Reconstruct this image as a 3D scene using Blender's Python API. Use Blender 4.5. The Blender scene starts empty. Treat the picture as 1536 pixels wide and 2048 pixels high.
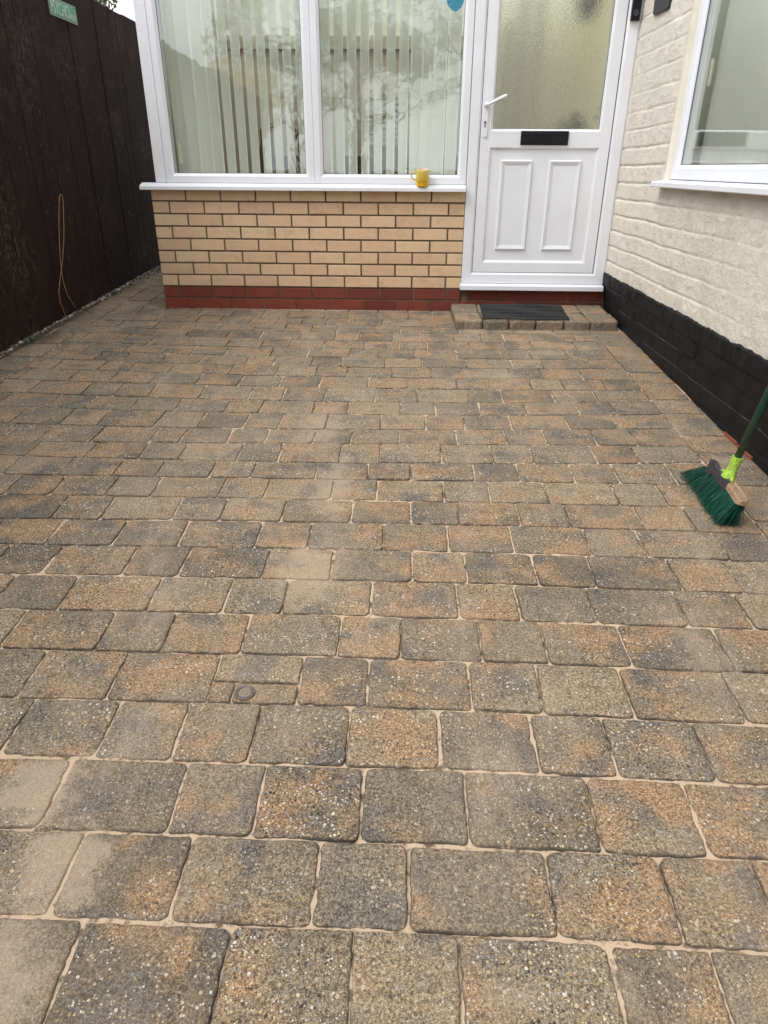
import bpy, bmesh, math, random
import numpy as np
from mathutils import Vector, Matrix
sc = bpy.context.scene
C = sc.collection
random.seed(11)
rad = math.radians

# ------------------------------------------------------------------ camera, sky, sun, exposure
cam_d = bpy.data.cameras.new('camera'); cam = bpy.data.objects.new('camera', cam_d); C.objects.link(cam)
cam.location = (1.6461, -4.8107, 0.8716)
def camrot(y, p, r):
    cy, sy, cp, sp, cr, sr = math.cos(y), math.sin(y), math.cos(p), math.sin(p), math.cos(r), math.sin(r)
    M = Matrix(((cy, -sy, 0), (sy, cy, 0), (0, 0, 1))) @ Matrix(((1, 0, 0), (0, cp, -sp), (0, sp, cp))) @ Matrix(((cr, 0, sr), (0, 1, 0), (-sr, 0, cr)))
    X, Y, Z = M.col[0], M.col[1], M.col[2]
    return Matrix((X, Z, -Y)).transposed()
cam.rotation_euler = camrot(0.028936, -0.464032, -0.0063).to_euler()
cam_d.sensor_fit = 'VERTICAL'; cam_d.sensor_height = 36.0
cam_d.lens = 36.0 * 1377.02 / 2048.0
cam_d.clip_start = 0.02; cam_d.clip_end = 500
sc.camera = cam

SUN_EL, SUN_AZ = 50.0, 236.0      # azimuth measured from +Y clockwise (behind the camera, a little to its left)
w = bpy.data.worlds.new('World'); sc.world = w; w.use_nodes = True
nt = w.node_tree; nt.nodes.clear()
sky = nt.nodes.new('ShaderNodeTexSky'); sky.sky_type = 'NISHITA'; sky.sun_disc = False
sky.sun_elevation = rad(SUN_EL); sky.sun_rotation = rad(SUN_AZ); sky.air_density = 1.0; sky.dust_density = 5.0; sky.ozone_density = 1.0
hs = nt.nodes.new('ShaderNodeHueSaturation'); hs.inputs['Saturation'].default_value = 0.6
bg = nt.nodes.new('ShaderNodeBackground'); bg.inputs['Strength'].default_value = 0.15
wo = nt.nodes.new('ShaderNodeOutputWorld')
tc = nt.nodes.new('ShaderNodeTexCoord'); cn = nt.nodes.new('ShaderNodeTexNoise'); cn.inputs['Scale'].default_value = 2.2; cn.inputs['Detail'].default_value = 5
cr_ = nt.nodes.new('ShaderNodeValToRGB'); cr_.color_ramp.elements[0].position = 0.30; cr_.color_ramp.elements[0].color = (5.2, 5.5, 6.0, 1); cr_.color_ramp.elements[1].position = 0.62; cr_.color_ramp.elements[1].color = (7.8, 7.95, 8.2, 1)
cm = nt.nodes.new('ShaderNodeMix'); cm.data_type = 'RGBA'; cm.inputs[0].default_value = 0.86     # nearly full cloud cover over the clear-sky model
nt.links.new(tc.outputs['Generated'], cn.inputs['Vector']); nt.links.new(cn.outputs['Fac'], cr_.inputs[0])
nt.links.new(sky.outputs[0], hs.inputs['Color']); nt.links.new(hs.outputs[0], cm.inputs[6]); nt.links.new(cr_.outputs[0], cm.inputs[7]); nt.links.new(cm.outputs[2], bg.inputs[0]); nt.links.new(bg.outputs[0], wo.inputs[0])
sd = bpy.data.lights.new('sun', 'SUN'); sun = bpy.data.objects.new('sun', sd); C.objects.link(sun)
sd.energy = 0.95; sd.angle = rad(26); sd.color = (1.0, 0.965, 0.92)
sx, sy_ = math.sin(rad(SUN_AZ)), math.cos(rad(SUN_AZ))
sun.rotation_euler = Vector((-sx * math.cos(rad(SUN_EL)), -sy_ * math.cos(rad(SUN_EL)), -math.sin(rad(SUN_EL)))).to_track_quat('-Z', 'Y').to_euler()
sc.view_settings.view_transform = 'Standard'; sc.view_settings.look = 'None'
sc.view_settings.exposure = 0.70; sc.view_settings.gamma = 1.0
sc.render.engine = 'CYCLES'
sc.cycles.max_bounces = 10; sc.cycles.transparent_max_bounces = 16; sc.cycles.transmission_bounces = 8

SL = 0.05713                      # the drive falls towards the camera
def gz(y): return SL * y

# ------------------------------------------------------------------ helpers
def tag(o, label=None, cat=None, group=None, kind=None):
    if label: o['label'] = label
    if cat: o['category'] = cat
    if group: o['group'] = group
    if kind: o['kind'] = kind
    elif label: o['kind'] = 'thing'
    return o
def empty(name, loc, label=None, cat=None, group=None):
    o = bpy.data.objects.new(name, None); C.objects.link(o); o.location = loc
    o.empty_display_size = 0.05
    return tag(o, label, cat, group)
def link_mesh(name, me, mats, parent=None, smooth=False):
    o = bpy.data.objects.new(name, me); C.objects.link(o)
    for m in (mats if isinstance(mats, (list, tuple)) else [mats]): me.materials.append(m)
    if parent is not None:
        o.parent = parent; o.matrix_parent_inverse = Matrix.Translation(parent.location).inverted()
    if smooth: me.polygons.foreach_set('use_smooth', [True] * len(me.polygons))
    return o
def obj(name, bm, mats, parent=None, smooth=False):
    me = bpy.data.meshes.new(name); bmesh.ops.recalc_face_normals(bm, faces=bm.faces[:]); bm.to_mesh(me); bm.free()
    return link_mesh(name, me, mats, parent, smooth)
def pyobj(name, V, F, mats, parent=None, smooth=False, mi=None):
    me = bpy.data.meshes.new(name); me.from_pydata(V, [], F); me.update()
    o = link_mesh(name, me, mats, parent, smooth)
    if mi is not None: me.polygons.foreach_set('material_index', mi)
    return o
def box(bm, a, b, bev=0.0, seg=1, mi=0):
    x0, y0, z0 = [min(p, q) for p, q in zip(a, b)]; x1, y1, z1 = [max(p, q) for p, q in zip(a, b)]
    vs = [bm.verts.new(p) for p in ((x0, y0, z0), (x1, y0, z0), (x1, y1, z0), (x0, y1, z0), (x0, y0, z1), (x1, y0, z1), (x1, y1, z1), (x0, y1, z1))]
    fs = [bm.faces.new([vs[i] for i in f]) for f in ((3, 2, 1, 0), (4, 5, 6, 7), (0, 1, 5, 4), (1, 2, 6, 5), (2, 3, 7, 6), (3, 0, 4, 7))]
    for f in fs: f.material_index = mi
    if bev > 0:
        es = list({e for f in fs for e in f.edges})
        r = bmesh.ops.bevel(bm, geom=es, offset=bev, segments=seg, affect='EDGES', profile=0.5)
        for f in r['faces']: f.material_index = mi
    return vs
def prism(bm, pts, axis, a, b, mi=0):
    # pts: 2D outline; axis 'x','y','z' extruded from a to b
    def P(p, t):
        return {'x': (t, p[0], p[1]), 'y': (p[0], t, p[1]), 'z': (p[0], p[1], t)}[axis]
    A = [bm.verts.new(P(p, a)) for p in pts]; B = [bm.verts.new(P(p, b)) for p in pts]
    n = len(pts); fs = [bm.faces.new(A[::-1]), bm.faces.new(B)]
    for i in range(n): fs.append(bm.faces.new((A[i], A[(i + 1) % n], B[(i + 1) % n], B[i])))
    for f in fs: f.material_index = mi
def tube(bm, pts, r, n=8, mi=0):
    rr = r if hasattr(r, '__len__') else [r] * len(pts)
    rings = []
    up = Vector((0.13, 0.31, 0.94)).normalized()
    for i, p in enumerate(pts):
        p = Vector(p); t = (Vector(pts[min(i + 1, len(pts) - 1)]) - Vector(pts[max(i - 1, 0)])).normalized()
        s = t.cross(up); s = s.normalized() if s.length > 1e-4 else Vector((1, 0, 0)); u = s.cross(t).normalized()
        rings.append([bm.verts.new(p + (s * math.cos(2 * math.pi * k / n) + u * math.sin(2 * math.pi * k / n)) * rr[i]) for k in range(n)])
    for a, b in zip(rings, rings[1:]):
        for k in range(n): bm.faces.new((a[k], a[(k + 1) % n], b[(k + 1) % n], b[k])).material_index = mi
    bm.faces.new(rings[0][::-1]).material_index = mi; bm.faces.new(rings[-1]).material_index = mi
def lathe(bm, prof, c=(0, 0, 0), n=32, mi=0, M=None):
    rings = []
    for r, z in prof:
        ring = []
        for k in range(n):
            v = Vector((r * math.cos(2 * math.pi * k / n), r * math.sin(2 * math.pi * k / n), z))
            if M is not None: v = M @ v
            ring.append(bm.verts.new(v + Vector(c)))
        rings.append(ring)
    for a, b in zip(rings, rings[1:]):
        for k in range(n): bm.faces.new((a[k], a[(k + 1) % n], b[(k + 1) % n], b[k])).material_index = mi
    bm.faces.new(rings[0][::-1]).material_index = mi; bm.faces.new(rings[-1]).material_index = mi
# smooth value noise on numpy arrays
def _h(i, j, s):
    v = np.sin(i * 127.1 + j * 311.7 + s * 74.7) * 43758.5453
    return v - np.floor(v)
def vnoise(x, y, s=0):
    xi, yi = np.floor(x), np.floor(y); xf, yf = x - xi, y - yi
    xf = xf * xf * (3 - 2 * xf); yf = yf * yf * (3 - 2 * yf)
    return (_h(xi, yi, s) * (1 - xf) * (1 - yf) + _h(xi + 1, yi, s) * xf * (1 - yf) + _h(xi, yi + 1, s) * (1 - xf) * yf + _h(xi + 1, yi + 1, s) * xf * yf) * 2 - 1
def fbm(x, y, s=0, o=4):
    t = 0; a = 1
    for k in range(o): t = t + vnoise(x * 2 ** k, y * 2 ** k, s + k * 17) * a; a *= 0.5
    return t

# ------------------------------------------------------------------ material helpers
class NB:
    def __init__(s, name):
        s.m = bpy.data.materials.new(name); s.m.use_nodes = True; s.t = s.m.node_tree; s.t.nodes.clear()
        s.out = s.t.nodes.new('ShaderNodeOutputMaterial'); s._g = None
    def n(s, typ, **kw):
        nd = s.t.nodes.new('ShaderNode' + typ)
        for k, v in kw.items(): setattr(nd, k, v)
        return nd
    def L(s, a, b): s.t.links.new(a, b)
    def put(s, sock, v):
        if isinstance(v, bpy.types.NodeSocket): s.L(v, sock)
        elif v is not None:
            if isinstance(v, (tuple, list)) and len(v) == 3 and len(sock.default_value) == 4: v = (*v, 1)
            sock.default_value = v
    def pos(s):
        if s._g is None: s._g = s.n('NewGeometry')
        return s._g.outputs['Position']
    def math(s, op, a, b=None, c=None, clamp=False):
        nd = s.n('Math', operation=op); nd.use_clamp = clamp; s.put(nd.inputs[0], a)
        if b is not None: s.put(nd.inputs[1], b)
        if c is not None: s.put(nd.inputs[2], c)
        return nd.outputs[0]
    def vmul(s, v, k):
        nd = s.n('VectorMath', operation='MULTIPLY'); s.put(nd.inputs[0], v); nd.inputs[1].default_value = k; return nd.outputs[0]
    def vadd(s, v, k):
        nd = s.n('VectorMath', operation='ADD'); s.put(nd.inputs[0], v); s.put(nd.inputs[1], k); return nd.outputs[0]
    def noise(s, scale, detail=3, rough=0.5, vec=None, dist=0, color=False, w=None):
        nd = s.n('TexNoise'); nd.inputs['Scale'].default_value = scale; nd.inputs['Detail'].default_value = detail
        nd.inputs['Roughness'].default_value = rough; nd.inputs['Distortion'].default_value = dist
        if w is not None: nd.noise_dimensions = '4D'; s.put(nd.inputs['W'], w)
        s.L(vec if vec is not None else s.pos(), nd.inputs['Vector'])
        return nd.outputs['Color' if color else 'Fac']
    def voro(s, scale, vec=None, feature='F1', rand=1.0):
        nd = s.n('TexVoronoi', feature=feature); nd.inputs['Scale'].default_value = scale; nd.inputs['Randomness'].default_value = rand
        s.L(vec if vec is not None else s.pos(), nd.inputs['Vector']); return nd
    def ramp(s, v, stops, interp='LINEAR'):
        nd = s.n('ValToRGB'); cr = nd.color_ramp; cr.interpolation = interp
        while len(cr.elements) < len(stops): cr.elements.new(0.5)
        for e, (p, c) in zip(cr.elements, stops):
            e.position = p; e.color = (c, c, c, 1) if not hasattr(c, '__len__') else (*c, 1)
        s.put(nd.inputs[0], v); return nd.outputs[0]
    def mix(s, f, a, b, blend='MIX'):
        nd = s.n('Mix', data_type='RGBA', blend_type=blend); s.put(nd.inputs[0], f); s.put(nd.inputs[6], a); s.put(nd.inputs[7], b); return nd.outputs[2]
    def bump(s, h, strength=0.5, dist=0.002, normal=None):
        nd = s.n('Bump'); nd.inputs['Strength'].default_value = strength; nd.inputs['Distance'].default_value = dist; s.put(nd.inputs['Height'], h)
        if normal is not None: s.L(normal, nd.inputs['Normal'])
        return nd.outputs[0]
    def bsdf(s, col, rough=0.5, normal=None, metal=0, spec=0.5, **kw):
        nd = s.n('BsdfPrincipled'); s.put(nd.inputs['Base Color'], col); s.put(nd.inputs['Roughness'], rough)
        s.put(nd.inputs['Metallic'], metal); s.put(nd.inputs['Specular IOR Level'], spec)
        if normal is not None: s.L(normal, nd.inputs['Normal'])
        for k, v in kw.items(): s.put(nd.inputs[k], v)
        return nd.outputs[0]
    def done(s, sh): s.L(sh, s.out.inputs['Surface']); return s.m
    def attr(s, name, out='Fac'):
        nd = s.n('Attribute', attribute_name=name); return nd.outputs[out]
    def sep(s, v):
        nd = s.n('SeparateXYZ'); s.put(nd.inputs[0], v); return nd.outputs
    def comb(s, x, y, z):
        nd = s.n('CombineXYZ'); s.put(nd.inputs[0], x); s.put(nd.inputs[1], y); s.put(nd.inputs[2], z); return nd.outputs[0]

def simple(name, col, rough=0.5, var=0.06, vs=18, bump=0.0, bs=200, **kw):
    b = NB(name)
    nz = b.noise(vs, 4, 0.6)
    c = b.mix(b.ramp(nz, [(0.3, 0.0), (0.7, 1.0)]), tuple(x * (1 - var) for x in col), tuple(min(1, x * (1 + var)) for x in col))
    nrm = b.bump(b.noise(bs, 3), bump, 0.001) if bump else None
    return b.done(b.bsdf(c, rough, nrm, **kw))

# paving concrete: mottled ochre / brown / blue-grey body with exposed aggregate, plus swept sand films
def mat_paving(dust=True, step=False):
    b = NB('tumbled_concrete_block')
    rnd = b.attr('seed', 'Fac'); edge = b.attr('edge', 'Fac')
    seedw = b.math('MULTIPLY', rnd, 37.0)
    pz = b.vadd(b.pos(), b.comb(b.math('MULTIPLY', rnd, 53.0), b.math('MULTIPLY', rnd, 29.0), 0.0))
    warm = b.math('FRACT', b.math('MULTIPLY', rnd, 7.31)); n1 = b.math('ADD', b.noise(6.5, 2, 0.5, vec=pz, dist=0.3), b.math('MULTIPLY', b.math('SUBTRACT', warm, 0.45), 0.13)); n2 = b.noise(8.0, 2, 0.5, vec=b.vadd(pz, (9.1, 3.3, 1.7)), dist=0.4)
    body = b.ramp(rnd, [(0.0, (0.140, 0.114, 0.083)), (0.3, (0.236, 0.188, 0.128)), (0.55, (0.190, 0.156, 0.113)), (0.8, (0.250, 0.200, 0.137)), (1.0, (0.292, 0.224, 0.147))])
    body = b.mix(b.ramp(n1, [(0.47, 0.0), (0.62, 0.80)]), body, (0.340, 0.215, 0.122))
    body = b.mix(b.ramp(n2, [(0.54, 0.0), (0.68, 0.72)]), body, (0.118, 0.114, 0.109))
    # dirt and lichen blotches
    d1 = b.noise(30, 4, 0.65)
    body = b.mix(b.ramp(d1, [(0.50, 0.0), (0.72, 0.45)]), body, (0.085, 0.072, 0.055))
    # fine grit
    g = b.noise(520, 2, 0.6)
    body = b.mix(0.75, body, b.ramp(g, [(0.32, 0.20), (0.5, 0.95), (0.68, 1.95)]), 'MULTIPLY')
    g2 = b.noise(190, 2, 0.6)
    body = b.mix(0.75, body, b.ramp(g2, [(0.34, 0.32), (0.5, 1.0), (0.66, 1.65)]), 'MULTIPLY')
    wear = b.ramp(b.noise(3.1, 3, 0.6, vec=b.vadd(pz, (4, 4, 0))), [(0.35, 0.25), (0.62, 1.0)])
    # aggregate stones, two sizes
    hs_ = []
    for sc_, thr, keep in ((135, 0.33, 0.38), (250, 0.36, 0.42)):
        v = b.voro(sc_); sep = b.n('SeparateColor'); b.L(v.outputs['Color'], sep.inputs[0])
        near = b.math('LESS_THAN', v.outputs['Distance'], b.math('MULTIPLY', b.math('ADD', sep.outputs[1], 0.45), thr))
        on = b.math('LESS_THAN', sep.outputs[0], keep)
        mask = b.math('MULTIPLY', b.math('MULTIPLY', near, on), wear)
        col = b.ramp(sep.outputs[2], [(0.0, (0.028, 0.026, 0.026)), (0.30, (0.085, 0.060, 0.042)), (0.46, (0.40, 0.27, 0.12)), (0.58, (0.62, 0.50, 0.31)), (0.74, (0.74, 0.69, 0.60)), (0.90, (0.24, 0.26, 0.28))], 'CONSTANT')
        body = b.mix(b.math('MULTIPLY', mask, 0.9), body, col); hs_.append(mask)
    # dirt on the worn arris, darkened further to paint in the joint shadow line
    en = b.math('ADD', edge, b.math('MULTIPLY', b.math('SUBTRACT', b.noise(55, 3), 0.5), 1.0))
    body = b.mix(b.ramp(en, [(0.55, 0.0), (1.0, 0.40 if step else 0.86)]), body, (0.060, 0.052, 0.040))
    moss = b.math('MULTIPLY', b.ramp(b.noise(9, 4, 0.7, vec=b.vadd(b.pos(), (3, 8, 1))), [(0.60, 0), (0.70, 1)]), b.ramp(en, [(0.5, 0), (0.9, 0.7)]))
    body = b.mix(moss, body, (0.075, 0.080, 0.030))
    # swept sand film
    film = b.ramp(b.noise(3.2, 5, 0.7, vec=b.vmul(b.pos(), (1.6, 0.55, 1))), [(0.44, 0.0), (0.68, 0.66)])
    climb = b.math('MULTIPLY', b.ramp(edge, [(0.25, 0.0), (0.9, 1.0)]), b.ramp(b.noise(24, 4, 0.7, vec=b.vadd(b.pos(), (2, 5, 9))), [(0.52, 0.0), (0.64, 0.9)]))
    if not step: film = b.math('MAXIMUM', film, climb)
    if dust:
        ps = b.pos()
        for (x, y, rx, ry, k) in DUST:
            dv = b.vmul(b.vadd(ps, (-x, -y, 0)), (1 / rx, 1 / ry, 0))
            ln = b.n('VectorMath', operation='LENGTH'); b.L(dv, ln.inputs[0])
            dd = b.math('ADD', ln.outputs['Value'], b.math('MULTIPLY', b.math('SUBTRACT', b.noise(16, 5, 0.7), 0.5), 1.5))
            film = b.math('MAXIMUM', film, b.math('MULTIPLY', b.ramp(dd, [(0.15, 1.0), (1.0, 0.0)], 'EASE'), k))
    grain = b.noise(300, 3, 0.75)
    fm = b.ramp(b.math('SUBTRACT', b.math('MULTIPLY', film, 0.95), b.math('MULTIPLY', grain, 0.75)), [(0.0, 0.0), (0.42, 0.92)])
    fm = b.math('MAXIMUM', b.math('MULTIPLY', fm, 0.80), b.math('MULTIPLY', film, 0.42))
    if not step:   # soil and algae washed over the course beside the fence
        xe = b.n('MapRange'); b.put(xe.inputs[0], b.math('ADD', b.sep(b.pos())[0], b.math('MULTIPLY', b.noise(7, 5, 0.7), -0.30))); xe.inputs[1].default_value = -0.68; xe.inputs[2].default_value = -0.54; xe.inputs[3].default_value = 0.78; xe.inputs[4].default_value = 0.0
        body = b.mix(xe.outputs[0], body, (0.075, 0.060, 0.042))
    body = b.mix(fm, body, b.mix(b.ramp(b.noise(260, 3, 0.8), [(0.35, 0), (0.65, 1)]), (0.37, 0.285, 0.205), (0.55, 0.43, 0.31)))
    h = b.math('ADD', b.math('MULTIPLY', b.noise(420, 3, 0.7), 0.7), b.math('MULTIPLY', b.noise(150, 3, 0.6), 1.1))
    h = b.math('ADD', h, b.math('MULTIPLY', hs_[0], 0.45))
    h = b.math('ADD', h, b.math('MULTIPLY', b.noise(28, 3, 0.6), 1.6))
    nr = b.bump(h, 0.85, 0.0022)
    return b.done(b.bsdf(body, 0.9, nr, spec=0.25))
BND=[[(-0.021,0.009),(0.417,-0.041),(1.501,-0.072),(1.878,-0.04)],[(-0.055,-0.173),(0.287,-0.196),(1.283,-0.228),(1.87,-0.251)],[(-0.261,-0.338),(0.327,-0.348),(1.297,-0.413),(1.927,-0.396)],[(-0.295,-0.499),(0.371,-0.515),(1.309,-0.574),(2.071,-0.55),(2.467,-0.543)],[(-0.286,-0.636),(0.419,-0.692),(1.321,-0.736),(2.205,-0.717),(2.78,-0.691)],[(-0.247,-0.838),(0.465,-0.867),(1.334,-0.907),(2.186,-0.878),(2.783,-0.861)],[(-0.307,-0.999),(0.506,-1.02),(1.347,-1.074),(2.166,-1.056),(2.791,-1.028)],[(-0.332,-1.158),(0.553,-1.197),(1.358,-1.23),(2.147,-1.22),(2.793,-1.192)],[(-0.33,-1.32),(0.596,-1.361),(1.624,-1.394),(2.632,-1.374),(2.806,-1.359)],[(-0.33,-1.486),(0.426,-1.539),(0.643,-1.534),(1.626,-1.535),(2.595,-1.529),(2.8,-1.528)],[(-0.29,-1.659),(0.408,-1.738),(0.694,-1.725),(1.628,-1.712),(2.556,-1.693),(2.796,-1.683)],[(-0.198,-1.834),(0.283,-1.882),(0.566,-1.918),(1.406,-1.865),(2.075,-1.855),(2.783,-1.85)],[(-0.106,-2.01),(0.15,-2.088),(0.624,-2.101),(1.418,-2.031),(2.056,-2.026),(2.777,-2.002)],[(0.191,-2.222),(0.463,-2.235),(0.766,-2.228),(1.229,-2.204),(1.569,-2.191),(2.037,-2.186),(2.78,-2.176)],[(0.071,-2.347),(0.384,-2.384),(0.775,-2.395),(1.574,-2.363),(2.286,-2.348),(2.763,-2.338)],[(0.162,-2.522),(0.481,-2.525),(1.0,-2.533),(1.579,-2.514),(2.164,-2.507),(2.648,-2.508),(2.753,-2.515)],[(0.242,-2.674),(0.633,-2.681),(1.035,-2.683),(1.584,-2.662),(2.203,-2.677),(2.642,-2.677)],[(0.331,-2.843),(0.906,-2.834),(1.589,-2.824),(2.013,-2.823),(2.41,-2.839),(2.811,-2.845)],[(0.411,-2.995),(0.782,-2.99),(1.26,-2.986),(1.594,-2.982),(2.036,-2.993),(2.438,-2.999),(2.742,-3.001)],[(0.493,-3.153),(0.964,-3.148),(1.323,-3.142),(1.599,-3.144),(1.97,-3.152),(2.412,-3.166),(2.668,-3.166)],[(0.577,-3.312),(1.248,-3.305),(1.604,-3.306),(2.001,-3.313),(2.374,-3.321),(2.596,-3.327)],[(0.657,-3.465),(1.065,-3.471),(1.416,-3.465),(1.609,-3.467),(1.963,-3.476),(2.402,-3.484),(2.525,-3.488)],[(0.742,-3.627),(1.019,-3.632),(1.341,-3.629),(1.615,-3.628),(1.972,-3.633),(2.297,-3.646),(2.452,-3.652)],[(0.825,-3.787),(0.982,-3.798),(1.187,-3.793),(1.62,-3.793),(1.933,-3.795),(2.249,-3.806),(2.38,-3.813)],[(0.913,-3.953),(1.196,-3.961),(1.38,-3.957),(1.625,-3.958),(1.907,-3.961),(2.191,-3.968),(2.309,-3.972)],[(0.997,-4.115),(1.279,-4.113),(1.493,-4.113),(1.63,-4.115),(1.913,-4.123),(2.24,-4.126)]]
JNT=[[0.009,0.253,0.264,0.49,0.7,0.862,1.11,1.267,1.665,1.824],[-0.125,0.03,0.297,0.447,0.655,0.819,0.979,1.141,1.303,1.502,1.742],[-0.338,-0.162,0.074,0.247,0.498,0.703,0.897,1.065,1.222,1.461,1.616,1.818,1.982,2.32,2.562],[-0.139,0.111,0.324,0.573,0.776,1.021,1.225,1.375,1.573,1.732,1.936,2.097,2.235,2.403,2.658],[-0.27,-0.01,0.158,0.364,0.615,0.817,0.98,1.179,1.415,1.614,1.773,2.016,2.218,2.377,2.624],[-0.177,0.075,0.278,0.454,0.645,0.902,1.104,1.34,1.502,1.7,1.936,2.184,2.343,2.547],[-0.281,-0.038,0.125,0.33,0.541,0.79,0.944,1.147,1.309,1.541,1.739,1.977,2.221,2.382,2.629],[-0.196,0.047,0.212,0.425,0.591,0.743,0.985,1.19,1.349,1.584,1.783,1.942,2.187,2.349,2.552],[-0.294,-0.037,0.175,0.381,0.612,0.83,1.032,1.231,1.468,1.664,1.905,2.066,2.268,2.428,2.633],[-0.153,0.111,0.265,0.436,0.681,0.914,1.075,1.271,1.51,1.708,1.948,2.109,2.351,2.554],[-0.218,0.028,0.202,0.411,0.614,0.843,1.0,1.237,1.394,1.631,1.788,1.99,2.19,2.433,2.596],[-0.05,0.167,0.335,0.583,0.771,0.963,1.116,1.313,1.548,1.744,1.909,2.108,2.356,2.559],[0.159,0.378,0.618,0.737,0.931,1.085,1.28,1.433,1.628,1.866,2.067,2.23,2.434,2.597],[0.181,0.412,0.622,0.781,1.006,1.164,1.4,1.556,1.796,1.992,2.151,2.394,2.556],[0.168,0.379,0.577,0.735,0.935,1.088,1.325,1.517,1.676,1.912,2.076,2.277,2.436,2.645],[0.414,0.61,0.769,1.007,1.165,1.399,1.557,1.792,1.952,2.152,2.393,2.555],[0.493,0.654,0.891,1.048,1.249,1.481,1.677,1.834,2.033,2.194,2.431,2.595],[0.548,0.752,0.957,1.195,1.358,1.591,1.791,1.992,2.225,2.394,2.633],[0.608,0.842,1.007,1.247,1.444,1.681,1.837,2.038,2.202,2.439,2.606],[0.543,0.725,0.966,1.17,1.329,1.566,1.803,1.965,2.164,2.403,2.568],[0.654,0.892,1.055,1.253,1.494,1.65,1.85,2.01,2.209,2.453],[0.78,0.981,1.213,1.415,1.576,1.811,1.972,2.17,2.412],[0.823,1.023,1.181,1.341,1.54,1.736,1.937,2.093,2.287],[0.983,1.224,1.381,1.579,1.782,2.022,2.212],[1.074,1.274,1.511,1.671,1.913,2.113,2.276],[1.139,1.382,1.582,1.749,1.989,2.146]]

DUST = [(0.95, -3.87, 0.15, 0.15, 1.0), (1.06, -4.02, 0.15, 0.16, 1.0), (1.02, -4.20, 0.22, 0.17, 0.85), (1.30, -2.05, 0.20, 0.42, 0.72), (1.40, -2.60, 0.17, 0.42, 0.75), (1.38, -3.10, 0.24, 0.28, 0.80), (0.85, -2.25, 0.30, 0.20, 0.5), (1.30, -3.55, 0.16, 0.3, 0.45), (0.75, -2.65, 0.25, 0.22, 0.55), (1.75, -1.85, 0.35, 0.18, 0.55), (2.4, -1.9, 0.3, 0.25, 0.45), (2.45, -3.3, 0.15, 0.3, 0.4), (1.75, -3.5, 0.15, 0.25, 0.4), (1.82, -4.21, 0.12, 0.04, 0.6),
        (2.21, -4.01, 0.09, 0.14, 0.45), (1.35, -3.08, 0.10, 0.10, 0.55), (1.42, -3.22, 0.17, 0.08, 0.62), (1.29, -2.65, 0.10, 0.25, 0.45),
        (0.70, -2.45, 0.22, 0.12, 0.38), (1.32, -2.27, 0.10, 0.20, 0.36), (1.72, -1.76, 0.22, 0.08, 0.45), (2.90, -2.32, 0.12, 0.07, 0.75),
        (0.99, -2.70, 0.12, 0.06, 0.40), (2.0, -4.2, 0.05, 0.10, 0.6), (2.35, -2.25, 0.20, 0.07, 0.35), (2.62, -2.10, 0.15, 0.06, 0.4),
        (-0.44, -0.30, 0.08, 0.40, 0.45), (2.9, -1.2, 0.10, 0.7, 0.35), (2.90, -0.60, 0.08, 0.10, 0.3), (-0.10, 0.02, 0.10, 0.06, 0.6), (1.0, -0.02, 1.1, 0.035, 0.8), (2.5, -0.50, 0.5, 0.03, 0.7)]

# sand in the joints, with darker soil and moss in places
def mat_sand():
    b = NB('kiln_dried_sand')
    c = b.mix(b.ramp(b.noise(700, 2, 0.7), [(0.3, 0), (0.7, 1)]), (0.50, 0.375, 0.262), (0.64, 0.490, 0.350))
    c = b.mix(b.ramp(b.noise(26, 4, 0.7), [(0.52, 0), (0.62, 0.85)]), c, (0.100, 0.078, 0.052))
    c = b.mix(b.ramp(b.noise(17, 4, 0.7, vec=b.vadd(b.pos(), (7, 1, 2))), [(0.62, 0), (0.70, 0.8)]), c, (0.085, 0.090, 0.030))
    return b.done(b.bsdf(c, 0.95, b.bump(b.noise(600, 3, 0.7), 0.7, 0.0015), spec=0.15))
M_pave = mat_paving(); M_sand = mat_sand()

def mat_brick(name, c0, c1, c2, speck):
    b = NB(name)
    rnd = b.attr('seed', 'Fac')
    c = b.ramp(rnd, [(0.0, c0), (0.5, c1), (1.0, c2)])
    c = b.mix(b.ramp(b.noise(9, 3, 0.6, vec=b.vmul(b.pos(), (1, 1, 5))), [(0.35, 0), (0.75, 0.45)]), c, c2)
    c = b.mix(0.5, c, b.ramp(b.noise(480, 2, 0.7), [(0.3, 0.72), (0.55, 1.0), (0.75, 1.16)]), 'MULTIPLY')
    c = b.mix(b.ramp(b.noise(11, 5, 0.72), [(0.50, 0), (0.72, 0.40)]), c, tuple(x * 0.55 for x in c0))
    v = b.voro(45); s3 = b.n('SeparateColor'); b.L(v.outputs['Color'], s3.inputs[0])
    pit = b.math('MULTIPLY', b.math('LESS_THAN', v.outputs['Distance'], 0.13), b.math('LESS_THAN', s3.outputs[0], 0.08))
    c = b.mix(b.math('MULTIPLY', pit, 0.85), c, speck)
    h = b.math('SUBTRACT', b.math('ADD', b.math('MULTIPLY', b.noise(350, 3, 0.7), 0.8), b.noise(40, 3)), b.math('MULTIPLY', pit, 2.0))
    return b.done(b.bsdf(c, 0.85, b.bump(h, 0.5, 0.0012), spec=0.25))
M_buff = mat_brick('buff_brick', (0.61, 0.410, 0.270), (0.67, 0.470, 0.300), (0.72, 0.530, 0.345), (0.05, 0.03, 0.02))
M_red = mat_brick('red_brick', (0.175, 0.046, 0.030), (0.250, 0.062, 0.038), (0.13, 0.036, 0.026), (0.05, 0.02, 0.02))
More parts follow.
